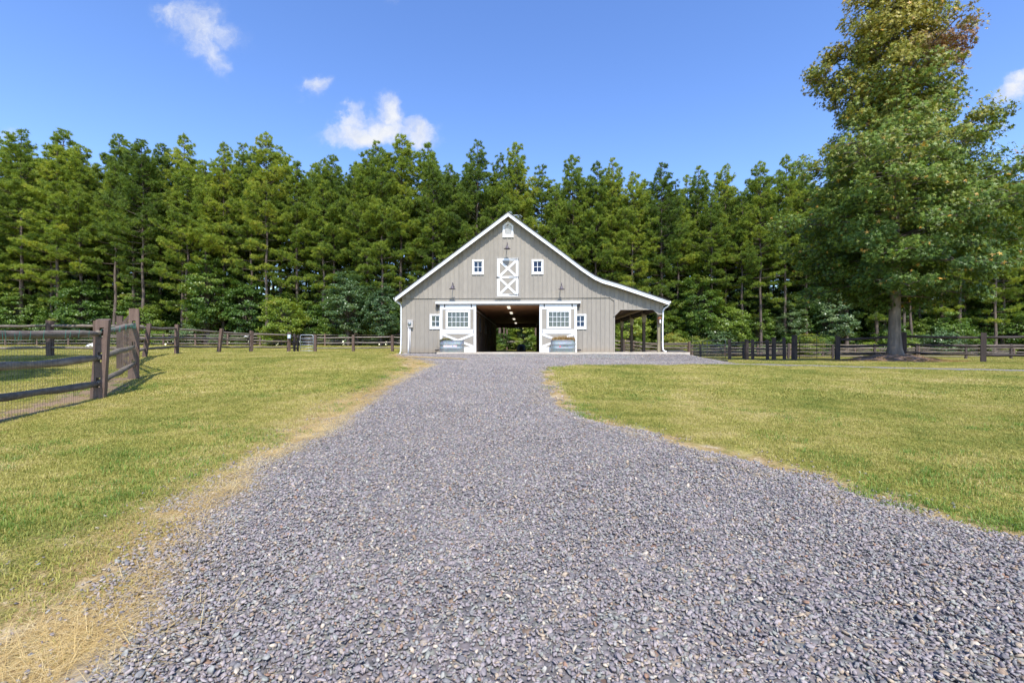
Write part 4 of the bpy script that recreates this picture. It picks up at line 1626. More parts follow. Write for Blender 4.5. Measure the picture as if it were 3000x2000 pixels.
# ------------------------------------------------------------------ seen through the aisle: posts and rail, dark round bale, shrubs come later
def irregular_log(mb, p0, p1, r, n=8, segs=6, seed=0, sag=.0, taper=.9):
    rr = random.Random(seed)
    p0, p1 = Vector(p0), Vector(p1)
    pts_, rad = [], []
    d = (p1 - p0)
    for i in range(segs + 1):
        f = i / segs
        p = p0 + d * f
        j = r * .22 if 0 < i < segs else 0
        p = p + Vector((rr.uniform(-j, j), rr.uniform(-j, j), rr.uniform(-j, j) - sag * math.sin(math.pi * f)))
        pts_.append(p)
        e = 1 - .35 * (abs(f - .5) * 2) ** 6
        rad.append(r * (1 + (taper - 1) * f) * rr.uniform(.88, 1.12) * e)
    o = len(mb.v)
    mb.tube(pts_, rad, n)
    for i in range(o, len(mb.v)):
        x_, y_, z_ = mb.v[i]
        k = r * .10
        mb.v[i] = (x_ + rr.uniform(-k, k), y_ + rr.uniform(-k, k), z_ + rr.uniform(-k, k))


def post_mesh(mb, w, d, h, ang, slots, seed, lean=(0, 0)):
    """upright post, w along the fence, d across it; real slots cut through for the rails"""
    rr = random.Random(seed)
    ca, sa = math.cos(ang), math.sin(ang)
    zs = [-.3]
    for s_ in sorted(slots):
        zs += [s_ - .085, s_ + .105]
    zs.append(h)
    o = len(mb.v)
    for i in range(len(zs) - 1):
        z0, z1 = zs[i], zs[i + 1]
        if i % 2 == 0:
            mb.box(-w / 2, w / 2, -d / 2, d / 2, z0, z1)
        else:
            c = d * .33
            mb.box(-w / 2, w / 2, -d / 2, -d / 2 + c, z0, z1)
            mb.box(-w / 2, w / 2, d / 2 - c, d / 2, z0, z1)
    tilt = rr.uniform(-.05, .05)
    for i in range(o, len(mb.v)):
        x_, y_, z_ = mb.v[i]
        k = 1.05 - .08 * z_ / h
        jit = .010 * math.sin(z_ * 9 + x_ * 40 + seed)
        if z_ > h - .01:
            z_ += tilt * x_ / w + rr.uniform(-.008, .008)
        x_, y_ = x_ * k + jit, y_ * k + jit * .6
        x_, y_ = x_ * ca - y_ * sa, x_ * sa + y_ * ca
        mb.v[i] = (x_ + lean[0] * z_, y_ + lean[1] * z_, z_)


def fence(label, posts, rails=(.25, .56, .87), H=1.5, w=.15, d=.12, r=.05, pm='post', rm='rail', slots=False, seed=0, name='log_fence', group=None, skip_posts=(), skip_spans=(), leans=None, rail_h=None, overlap=.05):
    x0, y0 = posts[0][:2]
    root = thing(name, label, 'fence', (x0, y0, 0), 0, group)
    n = len(posts)
    P3 = []
    for i, p in enumerate(posts):
        h = p[2] if len(p) > 2 else H
        a = posts[max(i - 1, 0)]
        c = posts[min(i + 1, n - 1)]
        ang = math.atan2(c[1] - a[1], c[0] - a[0])
        g_ = float(GND(p[0], p[1]))
        hr = rail_h[i] if rail_h and i in rail_h else [H * f for f in rails]
        P3.append((p[0] - x0, p[1] - y0, g_, h, hr, ang))
        if i in skip_posts:
            continue
        m = MB()
        ln = (leans or {}).get(i, (random.gauss(0, .012), random.gauss(0, .012)))
        post_mesh(m, w, d, h * (1 if (leans and i in leans) else random.uniform(.97, 1.04)), ang, hr if slots else [], seed * 31 + i, ln)
        m.build('post', M[pm], root, loc=(P3[-1][0], P3[-1][1], g_))
    for i in range(n - 1):
        if i in skip_spans:
            continue
        a, c = P3[i], P3[i + 1]
        dx_, dy_ = c[0] - a[0], c[1] - a[1]
        L_ = math.hypot(dx_, dy_)
        ex, ey = dx_ / L_ * overlap, dy_ / L_ * overlap
        for k in range(len(a[4])):
            m = MB()
            j = random.uniform(-.025, .025)
            irregular_log(m, (0, 0, 0), (dx_ + 2 * ex, dy_ + 2 * ey, c[2] + c[4][min(k, len(c[4]) - 1)] - a[2] - a[4][k] + j), r * random.uniform(.85, 1.1), 7, 6, seed * 977 + i * 13 + k, random.uniform(0, .03), random.uniform(.85, 1.15))
            m.build('rail', M[rm], root, True, loc=(a[0] - ex, a[1] - ey, a[2] + a[4][k]))
    return root


# near paddock fence with welded wire, running back from the left edge of the picture
nf = fence('thick log fence hung with green welded wire, nearest at the left of the lawn', [(-6.7, 4.4), (-7.3, 6.45 - .6), (-7.86, 8.65), (-9.6, 11.55, 1.76)], H=1.5, w=.13, d=.20, r=.064, slots=True, seed=3,
           rail_h={3: [.39, .83, 1.36], 2: [.29, .77, 1.24], 1: [.36, .81, 1.30], 0: [.36, .81, 1.3]}, skip_posts=(0,), leans={2: (.02, .05), 3: (.01, .0)}, skip_spans=(), overlap=.08)
x0, y0 = -6.7, 4.4
m = MB()
mg = MB()
for i in range(1, 3):
    a, c = NEARF[i], NEARF[i + 1]
    if i == 1:
        a = (-7.3, 5.85)
    L_ = math.hypot(c[0] - a[0], c[1] - a[1])
    ux, uy = (c[0] - a[0]) / L_, (c[1] - a[1]) / L_
    ox, oy = -uy * -.085, ux * -.085
    nv = int(L_ / .052)
    hts = [.03 + .11 * k for k in range(12)]

    def wp(f, z):
        x_, y_ = a[0] + ux * L_ * f + ox, a[1] + uy * L_ * f + oy
        return (x_ - x0, y_ - y0, float(GND(x_, y_)) * 0 + tz(x_, y_) + z)
    for k in range(nv + 1):
        f = k / nv
        top = 1.24 + .10 * (f if i == 2 else 0)
        wob = random.uniform(-.006, .006)
        m.tube([wp(f, .02), wp(f + wob / L_, .7), wp(f, top)], .0016, 3, cap=False)
        if random.random() < .38:
            p = wp(f, top - .08)
            q = wp(f + random.uniform(-.03, .03) / L_, top + random.uniform(.02, .10))
            mg.tube([(p[0] + ox * .1, p[1] + oy * .1, p[2]), (q[0] + ox * .15, q[1] + oy * .15, q[2])], .0024, 3)
    for h in hts:
        m.tube([wp(0, h), wp(.5, h - .015), wp(1, h)], .0016, 3, cap=False)
tag(m.build('welded_wire', M['wire'], nf), kind='stuff')
tag(mg.build('wire_tie', M['green_wire'], nf), kind='stuff')

# wooden gate behind the tall gatepost
gt = thing('wooden_gate', 'wooden gate with a sloping top rail, seen edge-on behind the tall gatepost', 'gate', (-9.85, 11.8, tz(-9.85, 11.8)))
ga, gb = Vector((0, 0, 0)), Vector((-2.05, 2.05, tz(-11.9, 13.85) - tz(-9.85, 11.8)))
dv = gb - ga
for k in range(6):
    f = .05 + .9 * k / 5
    p = ga + dv * f
    m = MB()
    m.bar(p + Vector((0, 0, .12)), p + Vector((0, 0, 1.62 - .28 * f)), .085, .03, up=(.7, .7, 0))
    m.build('gate_picket', M['post'], gt)
for z0, z1 in ((1.70, 1.38), (.95, .95), (.25, .25)):
    m = MB()
    m.bar(ga + dv * .02 + Vector((.03, .03, z0)), ga + dv * .98 + Vector((.03, .03, z1)), .035, .09)
    m.build('gate_rail', M['post'], gt)

fence('log fence running back from the wooden gate to the silver tube gate, left lawn edge', [(-12.06, 14.0, 1.62), (-13.75, 16.6), (-15.34, 19.0), (-16.95, 23.0), (-17.4, 27.0), (-17.2, 30.0), (-16.0, 32.6, 1.45)],
      H=1.42, w=.19, d=.14, r=.06, seed=5, leans={2: (.06, .10), 4: (.13, 0), 0: (0, 0), 6: (.03, 0)})
fence('log fence half in tree shade across the left paddock', [(-34.8, 19.2), (-31.1, 19.3), (-27.4, 19.4), (-23.8, 19.6), (-20.1, 19.8), (-17.7, 19.4), (-15.5, 19.1)], H=1.5, w=.2, d=.16, r=.065, seed=6, skip_posts=(6,))
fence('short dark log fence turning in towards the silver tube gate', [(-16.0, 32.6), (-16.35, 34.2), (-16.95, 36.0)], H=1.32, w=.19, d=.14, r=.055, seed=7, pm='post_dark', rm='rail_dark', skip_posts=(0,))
fence('log fence between the silver tube gate and the left corner of the barn', [(-15.55, 36.0), (-12.5, 35.9), (-9.25, 35.2), (-6.4, 34.8)], H=1.34, w=.18, d=.14, r=.05, seed=8, rm='rail_grey')
fence('long pale four-rail fence along the edge of the wood, left of the barn', [(-62.0 + 3.72 * k, 52.5 - .11 * k) for k in range(17)], rails=(.2, .46, .7, .93), H=1.3, w=.16, d=.12, r=.045, seed=9, rm='rail_grey')
fence('pale four-rail fence along the edge of the wood, behind and right of the barn', [(9.0 + 3.75 * k, 50.8 + .12 * k) for k in range(14)], rails=(.2, .46, .7, .93), H=1.3, w=.16, d=.12, r=.045, seed=10, rm='rail_grey')
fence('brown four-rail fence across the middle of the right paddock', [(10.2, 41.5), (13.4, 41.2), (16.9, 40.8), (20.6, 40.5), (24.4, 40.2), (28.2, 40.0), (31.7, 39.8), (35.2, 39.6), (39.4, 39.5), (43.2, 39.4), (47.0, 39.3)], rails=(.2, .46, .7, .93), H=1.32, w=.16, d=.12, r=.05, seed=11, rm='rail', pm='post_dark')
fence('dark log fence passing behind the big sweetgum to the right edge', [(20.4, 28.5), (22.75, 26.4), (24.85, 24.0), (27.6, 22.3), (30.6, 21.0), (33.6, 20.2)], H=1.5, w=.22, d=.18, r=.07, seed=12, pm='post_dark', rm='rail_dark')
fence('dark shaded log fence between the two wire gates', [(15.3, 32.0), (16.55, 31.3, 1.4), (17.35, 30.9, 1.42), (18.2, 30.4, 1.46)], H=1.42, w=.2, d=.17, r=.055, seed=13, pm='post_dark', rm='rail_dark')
fence('log fence from the wire gate back past the open lean-to', [(14.35, 36.9), (13.0, 39.6), (11.2, 42.0), (9.0, 44.0), (6.3, 45.6)], rails=(.18, .42, .66, .9), H=1.45, w=.2, d=.16, r=.055, seed=14, rm='rail_grey')


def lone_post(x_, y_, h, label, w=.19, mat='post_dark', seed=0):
    m = MB()
    post_mesh(m, w, w * .85, h, .3, [], seed, (random.gauss(0, .012), 0))
    o = m.build('fence_post', M[mat], None, loc=(x_, y_, float(GND(x_, y_))))
    return tag(o, label, 'post')


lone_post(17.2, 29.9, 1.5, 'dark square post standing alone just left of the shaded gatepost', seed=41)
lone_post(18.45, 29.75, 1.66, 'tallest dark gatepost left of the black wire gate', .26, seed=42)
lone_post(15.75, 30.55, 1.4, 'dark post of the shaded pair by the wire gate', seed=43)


# tube gates
def rounded(L_, H_, r_, z0=0.12, n=5):
    pts_ = [(0, 0, z0), (0, 0, H_ - r_)]
    for k in range(1, n):
        a = math.pi / 2 * k / n
        pts_.append((r_ - r_ * math.cos(a), 0, H_ - r_ + r_ * math.sin(a)))
    pts_ += [(r_, 0, H_), (L_ - r_, 0, H_)]
    for k in range(1, n):
        a = math.pi / 2 * k / n
        pts_.append((L_ - r_ + r_ * math.sin(a), 0, H_ - r_ + r_ * math.cos(a)))
    return pts_ + [(L_, 0, H_ - r_), (L_, 0, z0)]


def tube_gate(label, p0, p1, H_, bars, mat, mesh=False, tr=.022, verticals=(), group=None):
    L_ = math.hypot(p1[0] - p0[0], p1[1] - p0[1])
    t_ = thing('tube_gate', label, 'gate', (p0[0], p0[1], float(GND(*p0))), math.atan2(p1[1] - p0[1], p1[0] - p0[0]), group)
    m = MB()
    m.tube(rounded(L_, H_, .13), tr, 8)
    m.tube([(0, 0, .13), (L_, 0, .13)], tr, 8)
    m.build('gate_frame', M[mat], t_, True)
    for z in bars:
        m = MB()
        m.tube([(0, 0, z), (L_, 0, z)], tr * .9, 8)
        m.build('gate_bar', M[mat], t_, True)
    for q in verticals:
        m = MB()
        m.tube([(q * L_, 0, .13), (q * L_, 0, H_)], tr * .9, 8)
        m.build('gate_bar', M[mat], t_, True)
    if mesh:
        m = MB()
        for k in range(int(L_ / .10)):
            m.tube([(.05 + k * .10, .0, .14), (.05 + k * .10, 0, H_ - .25)], .004, 3, cap=False)
        for k in range(int((H_ - .3) / .12)):
            m.tube([(0.02, 0, .2 + k * .12), (L_ - .02, 0, .2 + k * .12)], .004, 3, cap=False)
        tag(m.build('gate_mesh', M[mat], t_), kind='stuff')
    m = MB()
    for z in (.35, H_ - .3):
        m.tube([(-.09, 0, z), (.0, 0, z)], .015, 6)
    m.build('hinge', M['iron'], t_)
    return t_


tube_gate('silver six-bar tube gate standing in the left log fence', (-16.75, 36.0), (-15.72, 36.0), 1.36, (.36, .59, .82, 1.08), 'gate', tr=.024)
tube_gate('grey tube gate with wire mesh right of the drain pipe', (14.3, 36.4), (15.15, 32.3), 1.45, (1.05,), 'grey_tube', True, .02, (.38, .50))
tube_gate('black tube gate with wire mesh left of the sweetgum', (18.75, 29.7), (20.3, 28.6), 1.62, (1.15,), 'black_tube', True, .02, (.5,))

# small things on the fences
m = MB()
m.box(-.10, .10, -.05, .05, 0, .26)
m.box(-.06, .06, -.055, -.05, .05, .2, 1)
o = m.build('notice_box', [M['paleblue'], M['white']], None, loc=(-15.88, 32.45, tz(-15.9, 32.5) + 1.0))
tag(o, 'pale blue box fixed to the log post left of the silver gate', 'box')
for k, (qx, qy, lab) in enumerate(((-52.0, 52.05, 'white rag on the far fence, leftmost of three'), (-43.0, 51.8, 'white rag on the far fence, middle of three'), (-30.0, 51.4, 'white rag on the far fence, nearest the silver gate'))):
    z_ = float(GND(qx, qy)) + .98
    m = MB()
    m.tube([(-.28, 0, .02), (-.1, .01, .08), (.08, -.01, .04), (.26, 0, .09)], [.05, .09, .07, .03], 7, flat=.6)
    o = m.build('white_rag', M['white'], None, True, loc=(qx, qy, z_))
    tag(o, lab, 'rag', 'white rags on the far fence')

# white dog lying in the left paddock
def skin_body(name, pts_, edges, radii, mat, loc, rz, sub=2):
    me = bpy.data.meshes.new(name)
    me.from_pydata(pts_, edges, [])
    o = link(name, me, None, loc)
    o.rotation_euler = (0, 0, rz)
    me.materials.append(mat)
    md = o.modifiers.new('skin', 'SKIN')
    md.use_smooth_shade = True
    sv = me.skin_vertices[0].data
    for i, r_ in enumerate(radii):
        sv[i].radius = r_ if isinstance(r_, tuple) else (r_, r_)
    sv[0].use_root = True
    s2 = o.modifiers.new('sub', 'SUBSURF')
    s2.levels = s2.render_levels = sub
    return o


dp = [(.30, 0, .17), (.10, 0, .19), (-.12, 0, .20), (-.30, 0, .23), (-.40, 0, .33), (-.47, 0, .44), (-.57, 0, .42), (-.66, 0, .39),
      (-.33, .10, .08), (-.52, .11, .04), (-.70, .11, .03), (-.33, -.10, .08), (-.52, -.12, .04), (-.72, -.12, .03),
      (.27, .13, .12), (.10, .20, .06), (-.06, .21, .04), (.27, -.13, .12), (.08, -.20, .06), (-.08, -.21, .04), (.46, .03, .10), (.62, .10, .05), (-.44, .06, .52), (-.44, -.06, .52)]
de = [(0, 1), (1, 2), (2, 3), (3, 4), (4, 5), (5, 6), (6, 7), (3, 8), (8, 9), (9, 10), (3, 11), (11, 12), (12, 13), (0, 14), (14, 15), (15, 16), (0, 17), (17, 18), (18, 19), (0, 20), (20, 21), (5, 22), (5, 23)]
dr = [.15, .15, .16, .15, .10, .095, .06, .04, .07, .045, .035, .07, .045, .035, .10, .05, .035, .10, .05, .035, .035, .02, .03, .03]
dog = skin_body('dog', dp, de, dr, M['dogfur'], (-44.4, 48.0, float(GND(-44.4, 48)) + .0), R(170))
tag(dog, 'white dog lying on the grass in the left paddock behind the near fence post', 'dog')

# behind the barn, seen through the aisle
pf = thing('post_frame', 'bare timber posts with one pale rail seen through the barn aisle', 'post frame', (-.75, 53.0, float(GND(-.75, 53.0))))
for q, h in ((-.18, 2.65), (.16, 2.45), (3.5, 2.7)):
    m = MB()
    post_mesh(m, .16, .14, h, 0, [], int(q * 10) + 50, (0, 0))
    m.build('post', M['post'], pf, loc=(q, 0, 0))
m = MB()
m.bar((.2, -.1, 1.0), (3.1, -.1, 1.0), .05, .19)
m.build('rail', M['rail_grey'], pf)
m = MB()
m.lathe([(0, .86), (.30, .80), (.44, .62), (.47, .3), (.47, 0)], (0, 0, 0), 18)
o = m.build('feed_drum', M['plastic_black'], None, True, loc=(.95, 46.3, float(GND(.95, 46.3))))
tag(o, 'black rounded drum standing beyond the back doorway of the aisle', 'drum')
m = MB()
m.box(-1.6, 1.6, -.1, .1, 0, .16)
o = m.build('ground_timber', M['dark_wood'], None, loc=(1.0, 45.6, float(GND(1.0, 45.6))))
tag(o, 'long dark timber on the ground beyond the back doorway', 'timber')

# mulch mound under the sweetgum
mv, mf = [], []
nn = 26
for i in range(9):
    rr = i / 8
    for k in range(nn):
        a = 2 * math.pi * k / nn
        x_, y_ = MOUND[0] + 3.3 * rr * math.cos(a), MOUND[1] + 1.85 * rr * math.sin(a)
        mv.append((x_, y_, float(GND(x_, y_)) + (.05 * (1 - rr ** 3) - .01 + random.uniform(-.015, .03) * (rr < .9))))
for i in range(8):
    for k in range(nn):
        mf.append((i * nn + k, (i + 1) * nn + k, (i + 1) * nn + (k + 1) % nn, i * nn + (k + 1) % nn))
tag(MB().add(mv, mf).build('mulch_mound', M['mulch'], None, True), kind='structure')
lit_ = [blades(150 + i, .3, 26, .03, .10, .02, .5, M['tan_grass'], flat=1.2, name='leaf_litter') for i in range(3)]
a = rng.uniform(0, 6.28, 420)
rr = np.sqrt(rng.random(420)) * 1.12
lx, ly = MOUND[0] + 3.4 * rr * np.cos(a), MOUND[1] + 1.95 * rr * np.sin(a)
scatter('leaf_litter', np.stack([lx, ly, GND(lx, ly) + .04], -1), np.stack([0 * lx, 0 * lx, a], -1), rng.uniform(.4, 1.1, 420), rng.integers(0, 3, 420), lit_)

# ------------------------------------------------------------------ trees
def unit(v):
    return v / np.maximum(np.linalg.norm(v, axis=-1, keepdims=True), 1e-9)


def tube_arrays(paths):
    """list of (points, radii, sides) -> V, F (quads)"""
    V, F, o = [], [], 0
    for pts_, rad, n in paths:
        mb = MB()
        mb.tube(pts_, rad, n, cap=False)
        V += mb.v
        F += [tuple(i + o for i in f) for f in mb.f]
        o += len(mb.v)
    return np.array(V), np.array(F)


def pine_meshes(seed, H, zc, Rm, low=0.0, dense=1.0):
    """loblolly pine: whorls of limbs ending in needle tufts. Returns trunk mesh, crown mesh"""
    r = np.random.default_rng(seed)
    wob = r.uniform(-.12, .12, (9, 2))
    tp = [(wob[i][0] * (i > 0), wob[i][1] * (i > 0), H * i / 8) for i in range(9)]
    tr_ = [max(.02, .21 * (1 - .93 * i / 8) * (1.25 if i == 0 else 1)) for i in range(9)]
    tV, tF = tube_arrays([(tp, tr_, 9)])
    trunk = tri_mesh('trunk', tV, tF, [M['bark']], smooth=True)
    tufts, axes, limbs = [], [], []
    z = zc
    while z < H - .15:
        t = (z - zc) / (H - zc)
        prf = (1 - t ** 2.1) ** .8 * (.55 + .45 * min(1, t / .25)) * (1.05 if t < .6 else 1) + .06
        nb = int(r.integers(3, 6)) if t < .85 else 3
        if low and t < .3:
            nb = int(r.integers(2, 4))
        a0 = r.uniform(0, 6.28)
        cx_ = np.interp(z, [p[2] for p in tp], [p[0] for p in tp])
        cy__ = np.interp(z, [p[2] for p in tp], [p[1] for p in tp])
        for k in range(nb):
            a = a0 + 6.283 * k / nb + r.normal(0, .3)
            L_ = max(.35, Rm * prf * r.uniform(.45, 1.2))
            el = -.12 + .85 * t ** 1.3 + r.normal(0, .10)
            dh = np.array([math.cos(a), math.sin(a), 0])
            zz = z + r.uniform(-.2, .2)

            def pos(s):
                return np.array([cx_, cy__, zz]) + dh * L_ * s * math.cos(el) + np.array([0, 0, 1]) * (L_ * s * math.sin(el) + .20 * L_ * s * s * (1 if t < .8 else .4))
            limbs.append(([tuple(pos(s)) for s in (0, .35, .7, 1)], [.045 * (.4 + L_ / Rm), .03 * (.4 + L_ / Rm), .018, .008], 4))
            sd_ = np.array([-dh[1], dh[0], 0])
            nn_ = max(1, int(L_ / .44 * dense + .5))
            for q in range(nn_):
                s = min(1.02, .36 + .68 * (q + r.uniform(.35, .95)) / nn_)
                for side in ((0,) if (q == nn_ - 1 or L_ < .8) else (-1, 1, 0)):
                    if side == 0 and q < nn_ - 1 and r.random() < .45:
                        continue
                    c = pos(s) + sd_ * side * (.30 + .55 * (1 - s)) * min(L_, 2.6) * .5 * r.uniform(.5, 1.15) + dh * r.uniform(0, .2) + np.array([0, 0, r.uniform(.0, .22)])
                    if side:
                        limbs.append(([tuple(pos(s - .12)), tuple(c)], [.014, .006], 3))
                    cr = r.uniform(.13, .29) * (1 if L_ > 1 else .8)
                    for _ in range(int(4 * dense + 1)):
                        e = unit(r.normal(0, 1, 3) + np.array([0, 0, .45]) + dh * .25)
                        tufts.append(c + e * cr * np.array([1, 1, .62]) * r.uniform(.45, 1))
                        axes.append(unit(e * .8 + np.array([0, 0, .55]) + dh * .25))
        z += (.74 - .30 * t) * r.uniform(.75, 1.25) * (1.6 if (low and t < .22) else 1)
    for _ in range(4):
        tufts.append(np.array([tp[8][0], tp[8][1], H]) + r.normal(0, .08, 3))
        axes.append(np.array([0, 0, 1.0]))
    # bare dead stubs below the crown
    for _ in range(12):
        a, z = r.uniform(0, 6.28), r.uniform(zc * .45, zc * 1.05)
        L_ = r.uniform(.3, 1.3)
        limbs.append(([(0, 0, z), (math.cos(a) * L_, math.sin(a) * L_, z + r.uniform(-.1, .15))], [.02, .006], 3))
    T_, A_ = np.array(tufts), np.array(axes)
    NN_ = 20
    n = len(T_)
    d = unit(r.normal(0, 1, (n, NN_, 3)))
    d = unit(d + A_[:, None, :] * 1.15)
    ln = r.uniform(.17, .33, (n, NN_, 1))
    sd_ = unit(np.cross(d, r.normal(0, 1, (n, NN_, 3)))) * .019
    b0 = T_[:, None, :] + d * .02 + r.normal(0, .035, (n, NN_, 3))
    V = np.stack([b0 - sd_, b0 + sd_, b0 + d * ln], 2).reshape(-1, 3)
    F = np.arange(len(V)).reshape(-1, 3)
    rnd = np.repeat(np.clip(r.normal(.5, .22, n), 0, 1), NN_ * 3)
    brown = np.repeat(r.random(n) < .012, NN_ * 3)
    crown = tri_mesh('crown', V, F, [M['pine']], attrs={'rnd': ('FLOAT', rnd)})
    lV, lF = tube_arrays(limbs)
    lm = tri_mesh('limbs', lV, lF, [M['twig']])
    return trunk, crown, lm


PINES = []
for i, (H_, zc, Rm, low) in enumerate([(24.0, 5.2, 3.2, 1), (23.0, 6.2, 3.0, 1), (24.5, 4.6, 3.4, 1), (22.5, 7.0, 2.8, 1), (23.5, 8.5, 2.5, 0), (24.5, 10.0, 2.3, 0), (22.5, 9.5, 2.4, 0), (23.8, 5.8, 3.0, 1), (22.0, 4.2, 3.6, 1), (24.6, 7.5, 3.2, 1)]):
    PINES.append((H_, pine_meshes(200 + i, H_, zc, Rm, low)))


def broad_meshes(seed, H, Rm, zc, nclump, per, leaf, mat='broad', stems=1):
    """broadleaf tree or sapling: leaf sprays on limbs through an uneven crown"""
    r = np.random.default_rng(seed)
    c0 = np.array([0, 0, (H + zc) / 2])
    hz = (H - zc) / 2
    cl_, limbs = [], []
    for i in range(nclump):
        d = unit(r.normal(0, 1, 3))
        rad = r.uniform(.45, 1.0) ** .5 * r.uniform(.8, 1.12)
        p = c0 + d * np.array([Rm, Rm, hz]) * rad
        p[2] += .12 * hz * math.sin(3 * p[0] + seed)
        cl_.append(p)
    cl_ = np.array(cl_)
    for s in range(stems):
        a = r.uniform(0, 6.28)
        o = np.array([math.cos(a), math.sin(a), 0]) * (.25 if stems > 1 else 0)
        limbs.append(([tuple(o), tuple(o * 1.4 + [r.uniform(-.1, .1), r.uniform(-.1, .1), zc + hz * .4]), tuple(o * 2 + [r.uniform(-.2, .2), r.uniform(-.2, .2), H * .9])], [.022 * H / stems ** .5, .015 * H / stems ** .5, .01], 7))
    nl = len(limbs)
    for p in cl_[::2]:
        z0 = min(max(zc * .8, p[2] - Rm * .7), H * .8)
        limbs.append(([(0, 0, z0), tuple(p * [.5, .5, 0] + [0, 0, (z0 + p[2]) / 2 + .1]), tuple(p)], [.012 * H ** .5, .009 * H ** .5, .005], 4))
    n = nclump
    out = unit((cl_ - c0) * [1, 1, .6])
    cr = r.uniform(.35, .75, (n, 1, 1)) * (Rm / 2.2) ** .5
    q = unit(r.normal(0, 1, (n, per, 3))) * r.uniform(.1, 1, (n, per, 1)) ** .5 * cr * np.array([1, 1, .42])
    P_ = (cl_[:, None, :] + q).reshape(-1, 3)
    nrm = unit(np.repeat(out, per, 0) * .45 + np.array([0, -.12, .75]) + r.normal(0, .42, (n * per, 3)))
    t1 = unit(np.cross(nrm, r.normal(0, 1, (n * per, 3))))
    t2 = np.cross(nrm, t1)
    sz = leaf * r.uniform(.6, 1.25, (n * per, 1))
    V = np.stack([P_ - t1 * sz * .5, P_ + t2 * sz * .32 - nrm * sz * .06, P_ + t1 * sz * .55, P_ - t2 * sz * .32 - nrm * sz * .06], 1).reshape(-1, 3)
    F = np.arange(len(V)).reshape(-1, 4)
    rnd = np.clip(np.repeat(np.repeat(r.normal(.5, .16, n), per) + r.normal(0, .14, n * per), 4), 0, 1)
    crown = tri_mesh('crown', V, F, [M[mat]], attrs={'rnd': ('FLOAT', rnd)})
    tV, tF = tube_arrays(limbs[:nl])
    trunk = tri_mesh('trunk', tV, tF, [M['bark']], smooth=True)
    lV, lF = tube_arrays(limbs[nl:])
    return trunk, crown, tri_mesh('limbs', lV, lF, [M['twig']])


M['broad_light'] = leaf_mat('broad_leaf_light', [(0, (.10, .17, .03)), (.45, (.19, .28, .042)), (.8, (.30, .37, .055)), (1, (.44, .40, .08))], .4, .42, .5, .6, .35)
M['broad_grey'] = leaf_mat('broad_leaf_blue', [(0, (.055, .11, .042)), (.5, (.12, .20, .075)), (1, (.26, .33, .14))], .3, .36, .6, .6, .35)
M['yellow_leaf'] = leaf_mat('yellow_leaf', [(0, (.12, .20, .035)), (.5, (.26, .31, .05)), (1, (.56, .44, .08))], .4, .45, .5, .6, .3)
BROAD = [(7.0, broad_meshes(300, 7.0, 2.3, .8, 150, 80, .20)), (6.0, broad_meshes(301, 6.0, 2.5, .3, 150, 80, .20, 'broad_light')), (8.5, broad_meshes(302, 8.5, 2.4, 1.4, 170, 80, .20, 'broad_grey')),
         (5.0, broad_meshes(303, 5.0, 2.0, .2, 120, 80, .19, 'broad', 3)), (4.2, broad_meshes(304, 4.2, 1.8, .1, 110, 80, .18, 'broad_light', 3)), (9.5, broad_meshes(305, 9.5, 2.6, 2.0, 190, 80, .21))]
SHRUB = [(1.8, broad_meshes(320, 1.8, 1.0, .05, 60, 60, .13, 'broad', 3)), (1.4, broad_meshes(321, 1.4, .9, .05, 50, 60, .13, 'broad_light', 3)), (2.4, broad_meshes(322, 2.4, 1.3, .05, 70, 60, .14, 'yellow_leaf', 3)), (2.0, broad_meshes(323, 2.0, 1.2, .05, 70, 60, .13, 'broad_grey', 3))]


def plant(name, meshes, x_, y_, sc, rz, label, cat, group=None, sxy=1.0, sink=.12):
    t_ = thing(name, label, cat, (x_, y_, float(GND(x_, y_)) - sink), rz, group)
    t_.scale = (sc * sxy, sc * sxy, sc)
    for nm, me in zip(('trunk', 'crown'), meshes[:2]):
        o = link(nm, me, t_)
        if nm == 'trunk' and len(meshes) > 2:
            link('limbs', meshes[2], o)
    return t_


MARKS = [(-9999, 0, 'beyond the left edge'), (0, 190, 'behind the nearest wire-hung fence rails'), (190, 330, 'behind the near slotted fence post'), (330, 480, 'behind the tall gatepost'), (480, 640, 'behind the leaning post of the left log fence'), (640, 860, 'over the far end of the left log fence'),
         (860, 940, 'straight behind the silver tube gate'), (940, 1080, 'between the silver gate and the barn'), (1080, 1180, 'beside the left eave of the barn'), (1180, 1330, "above the lower half of the barn's left slope"), (1330, 1490, "just left of the barn's peak"),
         (1490, 1640, "just right of the barn's peak"), (1640, 1800, "above the bend in the barn's right slope"), (1800, 1970, 'above the lean-to roof'), (1970, 2130, 'behind the grey wire gate'), (2130, 2320, 'behind the dark shaded fence posts'), (2320, 2480, 'behind the black wire gate'),
         (2480, 2740, 'behind the trunk of the big sweetgum'), (2740, 2890, 'behind the fence right of the sweetgum'), (2890, 3000, 'behind the last fence post on the right'), (3000, 99999, 'beyond the right edge')]
ORD = ['leftmost', 'second-from-left', 'third-from-left', 'fourth-from-left', 'fifth-from-left', 'sixth-from-left', 'seventh-from-left', 'eighth-from-left', 'ninth-from-left']


def place_rows(specs, phrase, name, cat, group, deep=None):
    """specs: (x, y, build) ; labels count the trees standing behind the same landmark"""
    buckets = {}
    for s in specs:
        pxx = 1500 + 1333 * s[0] / s[1]
        for a, c, w in MARKS:
            if a <= pxx < c:
                buckets.setdefault(w, []).append((pxx, s))
    for w, L_ in buckets.items():
        L_.sort(key=lambda q: q[0])
        for i, (_, s) in enumerate(L_):
            if deep:
                s[2]('%s %s' % (phrase, w))
                continue
            pos_ = '' if len(L_) == 1 else (ORD[i] if i < len(ORD) else 'rightmost') + ' '
            s[2]('%s%s %s' % (pos_, phrase, w))


